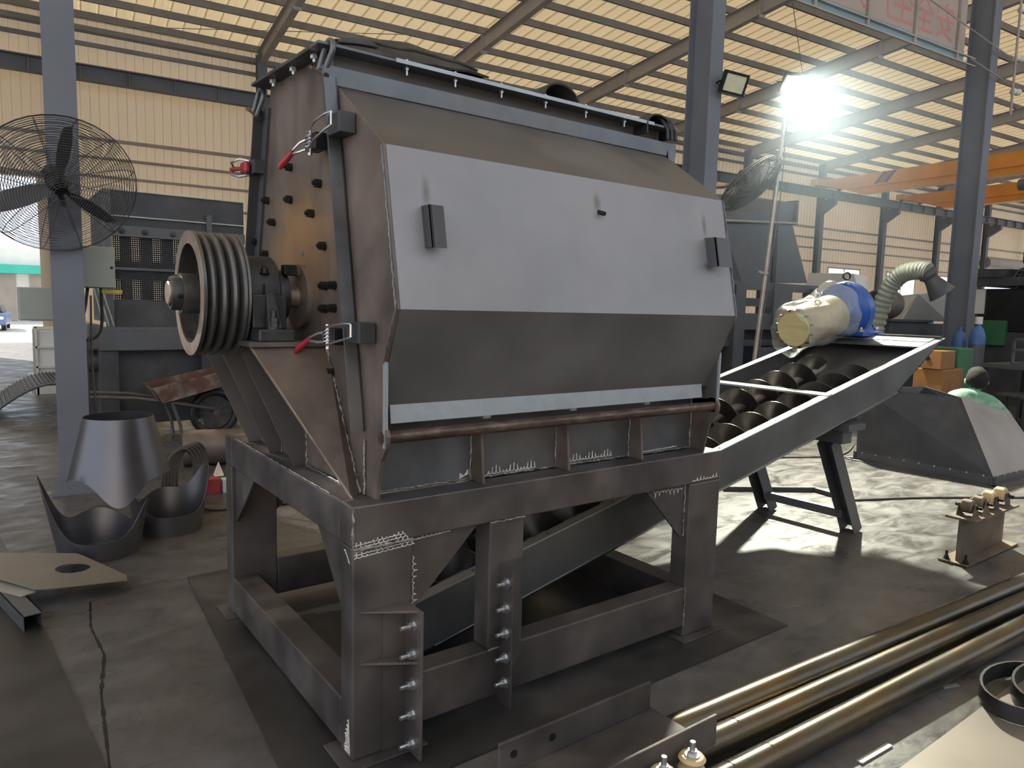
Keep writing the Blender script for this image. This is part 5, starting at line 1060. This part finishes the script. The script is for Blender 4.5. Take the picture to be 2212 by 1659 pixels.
for j in range(nz + 1): z = za_ + (zb_ - za_)*j/nz; mb.box(xa_, xb_, yy + 0.004, yy + 0.008, z - 0.0065, z + 0.0065)
build(mb, 'perforated_screen', 'darkmach', m2)
for x in (0.40, 0.62, 0.85, 1.06): mbx('rotor_bar', 'darkmach', x, x + 0.12, yy + 0.25, yy + 0.28, 1.50, 2.35)
mbx('rotor_plate', 'darkmach', 0.28, 1.75, yy + 0.34, yy + 0.36, 1.80, 2.02)
mbx('base_beam', 'greymach', 0.10, 1.9, yy - 0.15, yy + 0.02, 0.98, 1.25, bev=0.01); mbx('base_beam', 'beam', 0.0, 0.12, yy - 0.15, 8.35, 1.0, 1.28, bev=0.01)
mbx('stand_panel', 'darkmach', 0.10, 1.9, yy + 0.05, yy + 0.10, 0.10, 0.98); mbx('stand_leg', 'darkmach', 0.10, 0.30, yy - 0.12, yy + 0.05, 0.0, 0.98, bev=0.006); mbx('stand_leg', 'darkmach', 1.2, 1.4, yy - 0.12, yy + 0.05, 0.0, 0.98, bev=0.006); mbx('stand_leg', 'darkmach', 1.7, 1.9, 8.15, 8.35, 0.0, 1.25, bev=0.006); mbx('stand_leg', 'darkmach', 0.1, 0.3, 8.15, 8.35, 0.0, 1.0, bev=0.006)
build(MB().lathe([(0.10, 0), (0.16, 0), (0.16, 0.02), (0.12, 0.02), (0.12, 0.22), (0.10, 0.22)], (-0.05, 7.25, 0.85), (1, 0, 0), 24, closed=True), 'outlet_flange', 'darkmach', m2, 35)
for k in range(3): build(MB().bar((0.04 + 0.035*k, yy - 0.15, 1.85), (0.16 + 0.05*k, yy - 0.15, 1.26), 0.012, 0.012), 'stay_rod', 'rim', m2)
# switch boxes on the near column
def cab(x0, x1, y0, y1, z0, z1, lab):
    t = thing('switch_box', ((x0+x1)/2, y0, z0), lab, 'switch box', 'switch boxes on the column')
    build(MB().box(x0, x1, y0 + 0.02, y1, z0, z1), 'box_body', 'cabinet', t, bevel=0.004); d_ = build(MB().box(x0 + 0.006, x1 - 0.006, y0, y0 + 0.018, z0 + 0.006, z1 - 0.006), 'box_door', 'cabinet', t, bevel=0.004)
    build(MB().cyl((x1 - 0.03, y0 - 0.006, (z0+z1)/2), (x1 - 0.03, y0, (z0+z1)/2), 0.012, 12), 'box_lock', 'black', d_); return t
cab(-0.275, 0.005, 4.95, 5.15, 1.665, 2.02, 'grey-green switch box on the column, upper of two'); cab(-0.70, -0.33, 5.02, 5.25, 1.38, 1.655, 'grey switch box on the column, lower of two')
tag(build(MB().box(-0.10, 0.06, 5.0, 5.12, 1.62, 1.655), 'yellow_tray', 'yellow', None, org=(0, 5.05, 1.62), bevel=0.004), 'small yellow plastic tray under the upper switch box', 'tray')
for k, pts in enumerate(([(-0.2, 5.05, 1.665), (-0.24, 5.0, 1.45), (-0.30, 4.92, 1.35), (-0.34, 4.86, 1.40)], [(-0.10, 5.05, 1.665), (-0.11, 5.02, 1.33), (-0.20, 4.98, 1.22), (-0.33, 4.93, 1.24)], [(-0.19, 4.95, 1.6), (-0.20, 4.93, 1.0), (-0.17, 4.92, 0.5), (-0.12, 4.9, 0.02)], [(-0.22, 4.93, 1.25), (-0.24, 4.9, 0.8), (-0.20, 4.9, 0.4), (-0.21, 4.88, 0.02)])):
    P = [Vector(p) for p in pts]; out = []
    for i in range(3):
        for q in range(6):
            t = q/6; a, b_, c, d = P[max(i-1, 0)], P[i], P[i+1], P[min(i+2, 3)]
            out.append(0.5*((2*b_) + (c - a)*t + (2*a - 5*b_ + 4*c - d)*t*t + (-a + 3*b_ - 3*c + d)*t**3))
    tag(build(MB().tube(out + [P[-1]], 0.013 if k < 2 else 0.009, 8), 'cable', 'black' if k < 2 else 'cable', None, 60, org=P[0]), ('thick black cable looping from the upper switch box, inner loop', 'thick black cable looping from the upper switch box, outer loop', 'brown cable hanging to the floor beside the column', 'thin brown cable hanging close to the column edge')[k], 'cable')
# arched screen plate behind the column
ap = thing('arched_screen', (-0.7, 9.9, 0), 'arched ribbed screen plate lying on the floor by the doorway', 'screen plate')
build(MB().grid(lambda u, v: (-0.95 + 1.55*u, 9.0 + 1.5*v, 0.02 + 0.42*math.sin(math.pi*u)), 30, 2, 0.015), 'screen_skin', 'greymach', ap, 60)
for k in range(34):
    u = (k + 0.5)/34; build(MB().bar((-0.95 + 1.55*u, 9.0, 0.03 + 0.42*math.sin(math.pi*u)), (-0.95 + 1.55*u, 10.5, 0.03 + 0.42*math.sin(math.pi*u)), 0.016, 0.02), 'screen_rib', 'greymach', ap)
build(MB().tube([(-0.95 + 1.55*u, 8.99, 0.015 + 0.42*math.sin(math.pi*u)) for u in [i/24 for i in range(25)]], 0.022, 6), 'screen_edge', 'column', ap, 60)
# hose coil, boxes, pipe stub
hc = thing('hose_coil', (0.36, 3.5, 0), 'loosely coiled grey hose standing beside the sheet metal cones', 'hose')
pts = []
for i in range(5*24 + 1):
    a = 2*math.pi*i/24; k = i/24; pts.append((0.18 + 0.03*k + 0.14*math.cos(a) + 0.02*math.sin(a), 3.55 + 0.03*k + 0.10*math.cos(a), 0.245 + 0.225*math.sin(a) + 0.004*k))
build(MB().tube(pts, 0.013, 8), 'hose_loops', 'cable', hc, 60)
for k in range(3): build(MB().tube([(0.20 + 0.02*k, 3.48 + 0.03*k, 0.05), (0.42, 3.40 + 0.04*k, 0.014), (0.70, 3.33 + 0.03*k, 0.014), (1.2, 3.30 + 0.03*k, 0.014)], 0.012, 8), 'hose_tail', 'cable', hc, 60)
tag(build(MB().box(0.45, 0.58, 3.92, 4.05, 0.0, 0.12), 'carton', 'redbox', None, org=(0.5, 3.98, 0), bevel=0.003), 'small red packet on the floor beside the hose coil', 'packet')
tag(build(MB().box(0.60, 0.70, 3.90, 4.0, 0.0, 0.11), 'carton', 'paleg', None, org=(0.65, 3.95, 0), bevel=0.003), 'small white packet on the floor beside the red one', 'packet')
tag(build(MB().lathe([(0.05, 0.0), (0.0, 0.12)], (0.60, 4.05, 0.12), (0, 0, 1), 4), 'paper_cone', 'paper', None, org=(0.6, 4.05, 0.12)), 'folded paper scrap on top of the packets', 'paper')
tag(build(MB().lathe([(0.17, 0), (0.17, 1.3), (0.155, 1.3), (0.155, 0)], (0.55, 5.1, 0.175), (0.97, -0.25, 0), 32, closed=True), 'pipe_stub', 'brown', None, 35, org=(1.0, 5.0, 0)), 'wide brown pipe stub lying behind the crusher leg', 'pipe')
# white plastic tank crate behind
tk = thing('tank_crate', (0.05, 12, 0), 'white plastic tank in a pale crate beyond the column', 'tank')
build(MB().box(-0.25, 0.75, 11.6, 12.5, 0.15, 1.05), 'tank_body', 'white', tk, bevel=0.05)
for z in (0.1, 0.42, 0.74, 1.06): build(MB().box(-0.28, 0.78, 11.55, 11.58, z, z + 0.03), 'crate_rail', 'paleg', tk)
for x in (-0.26, 0.1, 0.45, 0.75): build(MB().box(x, x + 0.03, 11.55, 11.58, 0.0, 1.08), 'crate_post', 'paleg', tk)
build(MB().box(-0.28, 0.78, 11.55, 12.55, 0.0, 0.1), 'crate_base', 'paleg', tk)
# outside the doorway: shop building and parked car
sh = thing('shop_building', Bw((-5, 60, -0.3)), 'white building with a teal awning and grey shutters across the yard', 'building')
def sbx(nm, m_, *bx): return build(MB(Bw).box(*bx), nm, m_, sh)
sbx('building_wall', 'white', -22, 12, 60, 61, -0.32, 5.0); sbx('awning', 'teal', -22, 12, 58.8, 60, 3.0, 3.6)
for u in (-9.5, -6.4, -3.3, -0.2): sbx('shutter', 'girt', u, u + 2.3, 59.9, 60.05, -0.3, 2.95)
cr_ = thing('parked_car', Bw((-4.6, 44, -0.3)), 'blue car parked in the glare outside the doorway', 'car')
prof_ = [(-0.95, 0.28), (0.95, 0.28), (0.97, 0.75), (0.80, 0.90), (0.62, 1.38), (-0.62, 1.38), (-0.80, 0.90), (-0.97, 0.75)]
build(MB(Bw).prism([(-4.6 + x, 42.3, -0.3 + z) for x, z in prof_[:4] + prof_[6:]], (0, 4.2, 0)), 'car_body', 'carpaint', cr_, bevel=0.06)
build(MB(Bw).prism([(-4.6 + x, 43.2, -0.3 + z) for x, z in prof_[3:7]], (0, 2.6, 0)), 'car_cabin', 'glassdark', cr_, bevel=0.06)
for x in (-0.80, 0.80):
    for y in (43.1, 45.7): build(MB(Bw).cyl((-4.6 + x - 0.1, y, 0.02), (-4.6 + x + 0.1, y, 0.02), 0.32, 20), 'car_wheel', 'blackrubber', cr_, 40)
for x in (-0.65, 0.65): build(MB(Bw).box(-4.6 + x - 0.2, -4.6 + x + 0.2, 42.27, 42.32, 0.28, 0.42), 'headlamp', 'white', cr_)
# ------------------------------------------------------------------ background behind the conveyor
bh2 = thing('feed_hopper_machine', (9.6, 5.6, 0), 'tall grey hopper machine on steel beams behind the floodlight pole', 'machine')
def bb_(nm, m_, pts, vec, parent=bh2): return build(MB().prism(pts, vec), nm, m_, parent)
y5 = 5.4; D5 = 1.0
bb_('hopper_cap', 'greymach', [(8.35, y5, 3.02), (10.85, y5, 3.20), (10.85, y5, 3.56), (9.6, y5 + 0.3, 3.60), (8.75, y5 + 0.3, 3.52), (8.35, y5, 3.34)], (0, D5, 0))
bb_('hopper_front', 'greymach', [(8.75, y5 + 0.02, 3.02), (10.85, y5 + 0.02, 3.18), (11.45, y5 + 0.02, 2.16), (9.25, y5 + 0.02, 2.08)], (0, 0.02, 0))
bb_('hopper_flank', 'darkmach', [(8.45, y5 - 0.03, 3.02), (8.78, y5 - 0.03, 3.05), (9.45, y5 - 0.03, 2.05), (9.0, y5 - 0.03, 2.05)], (0, 0.03, 0))
bb_('hopper_seam', 'black', [(10.28, y5 - 0.01, 3.14), (10.38, y5 - 0.01, 3.14), (10.40, y5 - 0.01, 2.12), (10.30, y5 - 0.01, 2.12)], (0, 0.03, 0))
bb_('hopper_back', 'darkmach', [(8.5, y5 + D5, 3.1), (10.8, y5 + D5, 3.2), (11.4, y5 + D5, 2.1), (8.9, y5 + D5, 2.0)], (0, 0.02, 0))
build(MB().cyl((8.72, y5 - 0.05, 3.06), (10.88, y5 - 0.05, 3.20), 0.02, 8), 'hopper_rod', 'girt', bh2)
bb_('cap_plate', 'darkmach', [(10.84, y5 - 0.05, 3.18), (10.90, y5 - 0.05, 3.18), (10.90, y5 - 0.05, 3.60), (10.84, y5 - 0.05, 3.60)], (0, 0.5, 0))
for z0, z1, m_ in ((1.98, 2.12, 'greymach'), (1.70, 1.84, 'darkmach'), (1.30, 1.58, 'greymach'), (1.02, 1.12, 'darkmach')): bb_('cross_beam', m_, [(8.6, y5 - 0.04, z0), (11.75, y5 - 0.04, z0), (11.75, y5 - 0.04, z1), (8.6, y5 - 0.04, z1)], (0, 0.10, 0))
for x in (8.55, 9.18, 11.45): bb_('machine_leg', 'darkmach' if x != 9.18 else 'greymach', [(x, y5 - 0.10, 0), (x + 0.28, y5 - 0.10, 0), (x + 0.28, y5 - 0.10, 2.05), (x, y5 - 0.10, 2.05)], (0, 0.2, 0))
for x in (8.55, 11.45): bb_('machine_leg', 'darkmach', [(x, y5 + D5 - 0.1, 0), (x + 0.28, y5 + D5 - 0.1, 0), (x + 0.28, y5 + D5 - 0.1, 2.05), (x, y5 + D5 - 0.1, 2.05)], (0, 0.2, 0))
bb_('centre_panel', 'greymach', [(10.3, y5 - 0.07, 1.32), (10.85, y5 - 0.07, 1.32), (10.85, y5 - 0.07, 2.10), (10.3, y5 - 0.07, 2.10)], (0, 0.03, 0))
bb_('skirt_panel', 'darkmach', [(8.83, y5 + 0.3, 0.1), (11.6, y5 + 0.3, 0.1), (11.6, y5 + 0.3, 1.3), (8.83, y5 + 0.3, 1.3)], (0, 0.03, 0))
bb_('paper_tag', 'paper', [(11.05, y5 - 0.05, 1.30), (11.33, y5 - 0.05, 1.31), (11.33, y5 - 0.05, 1.38), (11.05, y5 - 0.05, 1.37)], (0, 0.005, 0))
bb_('sloped_chute', 'greymach', [(9.9, y5 - 0.2, 0.55), (11.3, y5 - 0.2, 0.55), (11.6, y5 - 0.2, 1.0), (9.7, y5 - 0.2, 1.0)], (0, 0.05, 0))
# pale half-finished hoppers stacked further down the hall
ph = thing('pale_hopper', Bw((14, 8, 0)), 'pale grey open hopper shell, the large one by the bright windows', 'hopper')
build(MB(Bw).prism([(14, 8.9, 1.4), (14, 7.6, 1.4), (14, 7.35, 2.0), (14, 7.55, 2.5), (14, 8.7, 2.55)], (0.03, 0, 0)), 'hopper_face', 'white', ph); build(MB(Bw).prism([(14.03, 7.6, 1.4), (14.03, 7.35, 2.0), (14.03, 7.55, 2.5), (14.45, 7.5, 2.45), (14.45, 7.5, 1.4)], (0, 0.02, 0)), 'hopper_flank', 'white', ph); build(MB(Bw).box(14.0, 14.5, 7.4, 8.9, 0.0, 1.4), 'hopper_stand', 'greymach', ph)
ph = thing('pale_hopper', Bw((14.6, 6.6, 0)), 'pale grey low hopper tray with flared rim beside the ribbed hose', 'hopper')
build(MB(Bw).prism([(14.2, 7.2, 1.95), (14.2, 6.2, 2.05), (14.2, 6.5, 1.5), (14.2, 7.1, 1.45)], (0.03, 0, 0)), 'tray_face', 'paleg', ph); build(MB(Bw).prism([(14.2, 6.2, 2.06), (14.2, 7.2, 1.96), (15.6, 7.2, 2.0), (15.6, 6.1, 2.2)], (0, 0, -0.02)), 'tray_inside', 'paleg', ph); build(MB(Bw).prism([(14.2, 6.2, 2.05), (15.6, 6.1, 2.2), (15.6, 6.3, 1.5), (14.2, 6.6, 1.5)], (0, -0.02, 0)), 'tray_flank', 'paleg', ph); build(MB(Bw).box(14.1, 15.8, 6.0, 7.2, 0.0, 1.45), 'tray_stand', 'darkmach', ph)
dm = thing('dark_welding_bench', Bw((11.6, 5.4, 0)), 'dark cluttered steel workbench with rolled drums behind the conveyor end', 'workbench')
build(MB(Bw).box(11.2, 12.4, 4.95, 6.2, 1.05, 1.50), 'bench_body', 'darkmach', dm); build(MB(Bw).box(11.2, 12.4, 4.95, 6.2, 0, 0.9), 'bench_base', 'darkmach', dm); build(MB(Bw).box(11.15, 12.45, 4.9, 6.25, 1.50, 1.54), 'bench_top', 'darkmach', dm)
build(MB(Bw).lathe([(0.26, 0), (0.26, 0.55), (0.24, 0.55), (0.24, 0)], (11.45, 5.35, 1.80), (1, 0.2, 0), 28, closed=True), 'rolled_drum', 'brown', dm, 35); build(MB(Bw).lathe([(0.34, 0), (0.34, 0.6), (0.31, 0.6), (0.31, 0)], (10.4, 4.55, 0.95), (1, 0.25, 0), 28, closed=True), 'rolled_drum', 'brown', dm, 35)
build(MB(Bw).prism([(11.1, 5.9, 1.0), (11.1, 4.95, 0.8), (11.1, 4.95, 1.25), (11.1, 5.5, 1.42)], (0.02, 0, 0)), 'leaning_sheet', 'darkmach', dm)
# fume extraction arm
fa = thing('extraction_arm', (9.3, 2.9, 0), 'ribbed grey-green fume extraction hose arm bending over to its hood', 'extraction arm')
hp = [Vector(p) for p in ((9.32, 3.10, 0.85), (9.312, 3.06, 1.143), (9.307, 2.997, 1.476), (9.30, 2.922, 1.804), (9.292, 2.80, 2.06), (9.278, 2.66, 2.185), (9.258, 2.459, 2.215), (9.247, 2.32, 2.19))]
out = []; rr = []
for i in range(len(hp) - 1):
    for q in range(16):
        t = q/16; a, b_, c, d = hp[max(i-1, 0)], hp[i], hp[i+1], hp[min(i+2, len(hp)-1)]
        out.append(0.5*((2*b_) + (c - a)*t + (2*a - 5*b_ + 4*c - d)*t*t + (-a + 3*b_ - 3*c + d)*t**3)); rr.append(0.125 if q % 4 in (1, 2) else 0.108)
build(MB().tube(out, rr, 20), 'ribbed_hose', 'hose', fa, 80)
build(MB().lathe([(0.115, 0.0), (0.12, 0.06), (0.09, 0.10), (0.10, 0.16), (0.17, 0.36), (0.16, 0.36), (0.08, 0.10)], (9.25, 2.36, 2.19), (0.35, -0.45, -0.75), 24, closed=True), 'hood', 'darkmach', fa, 40)
build(MB().box(9.1, 9.55, 2.85, 3.35, 0.0, 0.9), 'filter_unit', 'darkmach', fa, bevel=0.02)
# black plate machine with a white panel, green cabinet
bk = thing('plate_rolling_machine', Bw((15, 4.3, 0)), 'black machine with a white plate and coils of mesh on top, at the hall end', 'machine')
build(MB(Bw).box(14.0, 15.6, 2.6, 4.93, 1.35, 2.15), 'machine_body', 'black', bk, bevel=0.02); build(MB(Bw).box(14.0, 15.6, 2.6, 4.93, 0.0, 0.6), 'machine_base', 'darkmach', bk); build(MB(Bw).box(13.96, 14.0, 4.80, 5.02, 1.68, 2.14), 'white_plate', 'white', bk)
build(MB(Bw).box(13.9, 15.6, 4.1, 4.98, 2.20, 2.36), 'plate_stack', 'darkmach', bk); build(MB(Bw).prism([(13.85, 4.95, 2.36), (13.85, 4.45, 2.36), (13.85, 4.35, 2.50), (13.85, 4.95, 2.52)], (1.0, 0, 0)), 'plate_stack', 'darkmach', bk)
for k, v in enumerate((4.2, 3.75, 3.3)):
    mb = MB(Bw)
    for q in range(5): mb.tube([(14.1 + 0.18*q, v + 0.20*math.cos(a), 2.33 + 0.20*math.sin(a)) for a in [2*math.pi*i/20 for i in range(20)]], 0.018, 5, closed=True)
    for i in range(14): a = 2*math.pi*i/14; mb.cyl((14.1, v + 0.20*math.cos(a), 2.33 + 0.20*math.sin(a)), (14.85, v + 0.20*math.cos(a), 2.33 + 0.20*math.sin(a)), 0.010, 5)
    build(mb, 'mesh_roll', 'cable', bk)
build(MB(Bw).box(13.9, 14.3, 4.38, 4.80, 1.10, 1.56), 'green_cover', 'green', bk, bevel=0.01); build(MB(Bw).box(14.0, 15.6, 2.6, 4.93, 0.6, 1.35), 'machine_core', 'darkmach', bk)
gc = thing('gas_cylinder', Bw((11.6, 3.75, 0)), 'grey gas cylinder with a blue shoulder beside the far column', 'gas cylinder')
build(MB(Bw).lathe([(0.0, 0.0), (0.115, 0.0), (0.115, 1.25)], (11.6, 3.72, 0), (0, 0, 1), 24), 'cylinder_body', 'greymach', gc, 40); build(MB(Bw).lathe([(0.116, 1.18), (0.116, 1.30), (0.08, 1.42), (0.035, 1.48), (0.035, 1.58), (0.0, 1.58)], (11.6, 3.72, 0), (0, 0, 1), 24), 'cylinder_shoulder', 'cylblue', gc, 40); build(MB(Bw).lathe([(0.0, 1.50), (0.055, 1.50), (0.055, 1.62), (0.0, 1.62)], (11.6, 3.72, 0), (0, 0, 1), 16), 'valve_cap', 'paleg', gc, 40)
gc2 = thing('gas_cylinder', Bw((11.35, 3.95, 0)), 'blue gas cylinder half hidden behind the grey one', 'gas cylinder')
build(MB(Bw).lathe([(0.0, 0.0), (0.11, 0.0), (0.11, 1.2), (0.08, 1.33), (0.03, 1.38), (0.03, 1.46), (0.0, 1.46)], (11.62, 4.0, 0), (0, 0, 1), 24), 'cylinder_body', 'cylblue', gc2, 40)
# workbench with clutter, drum and stools at the right edge
tb_ = thing('work_table', Bw((11.5, 2.6, 0)), 'steel work table with clutter at the right edge, beyond the worker', 'table')
build(MB(Bw).box(11.0, 12.4, 2.2, 3.35, 0.86, 0.92), 'table_top', 'greymach', tb_)
for u in (11.05, 12.3):
    for v in (2.25, 3.28): build(MB(Bw).box(u, u + 0.06, v, v + 0.06, 0, 0.86), 'table_leg', 'darkmach', tb_)
build(MB(Bw).box(11.05, 12.35, 2.25, 3.3, 0.40, 0.43), 'table_shelf', 'darkmach', tb_)
tl = thing('metal_crate', Bw((11.5, 2.8, 0.92)), 'open metal crate frame on the work table', 'crate')
for z in (0.93, 1.12, 1.28):
    build(MB(Bw).box(11.2, 12.2, 2.98, 3.02, z, z + 0.03), 'crate_rail', 'greymach', tl); build(MB(Bw).box(11.18, 11.22, 2.3, 3.02, z, z + 0.03), 'crate_rail', 'greymach', tl)
for v in (2.3, 2.65, 2.99): build(MB(Bw).box(11.18, 11.22, v, v + 0.03, 0.92, 1.31), 'crate_post', 'greymach', tl)
st_ = thing('steel_drum', Bw((10.2, 1.9, 0)), 'dark round steel drum on legs at the right picture edge', 'drum')
build(MB(Bw).lathe([(0.0, 0.0), (0.24, 0.0), (0.25, 0.05), (0.25, 0.30), (0.22, 0.36), (0.0, 0.38)], (10.3, 1.85, 0.78), (0, 0, 1), 28), 'drum_body', 'greymach', st_, 40)
for k in range(4): a = 0.6 + k*math.pi/2; build(MB(Bw).cyl((10.3 + 0.2*math.cos(a), 1.85 + 0.2*math.sin(a), 0.8), (10.3 + 0.26*math.cos(a), 1.85 + 0.26*math.sin(a), 0), 0.018, 8), 'drum_leg', 'darkmach', st_)
for k, (u, v) in enumerate(((10.75, 2.75), (10.6, 2.35))):
    s_ = thing('stool', Bw((u, v, 0)), ('low steel stool in front of the work table, nearer the cylinder', 'low steel stool in front of the work table, nearer the drum')[k], 'stool', 'stools by the work table')
    build(MB(Bw).box(u - 0.16, u + 0.16, v - 0.16, v + 0.16, 0.50, 0.53), 'seat', 'greymach', s_)
    for a in (-0.14, 0.11):
        for b_ in (-0.14, 0.11): build(MB(Bw).box(u + a, u + a + 0.03, v + b_, v + b_ + 0.03, 0, 0.5), 'leg', 'darkmach', s_)
# orange welding set, green case and bottle behind the conveyor end
wm = thing('welding_set', (9.2, 2.1, 0), 'orange welding set with a control face behind the conveyor end', 'welding machine')
build(MB().box(9.0, 9.6, 1.93, 2.30, 0.25, 0.92), 'case', 'orange', wm, bevel=0.01); build(MB().box(8.97, 9.0, 1.96, 2.20, 0.93, 1.16), 'control_face', 'orange', wm); build(MB().box(9.0, 9.4, 1.96, 2.20, 0.92, 1.16), 'feeder', 'orange', wm, bevel=0.01)
build(MB().cyl((8.96, 2.12, 1.06), (8.975, 2.12, 1.06), 0.03, 14), 'dial', 'black', wm); build(MB().box(9.02, 9.58, 1.95, 2.28, 0.06, 0.25), 'skirt', 'darkmach', wm)
for x in (9.1, 9.5):
    for y in (1.95, 2.28): build(MB().cyl((x, y - 0.02, 0.05), (x, y + 0.02, 0.05), 0.05, 14), 'caster', 'black', wm, 40)
gs = thing('green_cabinet', (9.4, 2.6, 0), 'dark green metal cabinet behind the orange welding set', 'cabinet')
build(MB().box(9.7, 10.2, 2.05, 2.55, 0.1, 1.18), 'cabinet_body', 'green', gs, bevel=0.01); build(MB().box(9.685, 9.70, 2.08, 2.52, 0.14, 1.14), 'cabinet_door', 'green', gs, bevel=0.004); build(MB().box(9.72, 10.18, 2.08, 2.52, 0.0, 0.1), 'plinth', 'black', gs)
tag(build(MB().lathe([(0.0, 0.0), (0.06, 0.0), (0.06, 0.30), (0.03, 0.36), (0.03, 0.40), (0.0, 0.40)], (9.0, 2.48, 0.0), (0, 0, 1), 18), 'blue_canister', 'bluepaint', None, 40, org=(9.0, 2.48, 0)), 'small blue canister beside the orange welding set', 'canister')
# ------------------------------------------------------------------ welding haze at the lamp, added haze for the doorway flare
def haze_mat(d):
    m = bpy.data.materials.new('workshop_haze'); m.use_nodes = True; n = m.node_tree.nodes; l = m.node_tree.links
    n.remove(n['Principled BSDF']); v = n.new('ShaderNodeVolumeScatter'); v.inputs['Color'].default_value = (0.68, 0.84, 1.0, 1); v.inputs['Density'].default_value = d; v.inputs['Anisotropy'].default_value = 0.5
    l.new(v.outputs[0], n['Material Output'].inputs['Volume']); return m
M['haze'] = haze_mat(0.009)
for c_, r_, lab in (((9.4, 6.2, 4.5), (5.6, 4.2, 4.2), 'bluish welding haze glowing round the lit floodlight'), ((-1.6, 8.6, 3.0), (3.6, 4.6, 2.9), 'pale haze added by the near column in place of lens flare from the doorway')):
    n_ = 24; mb = MB(); mb.lathe([(max(1e-4, math.sin(math.pi*i/n_)), -math.cos(math.pi*i/n_)) for i in range(n_ + 1)], (0, 0, 0), (0, 0, 1), 40)
    mb.v = [Bw((c_[0] + v.x*r_[0], c_[1] + v.y*r_[1], c_[2] + v.z*r_[2])) for v in mb.v]
    hz = build(mb, 'haze', 'haze', None, 60); hz['kind'] = 'stuff'; hz['label'] = lab; hz['category'] = 'haze'
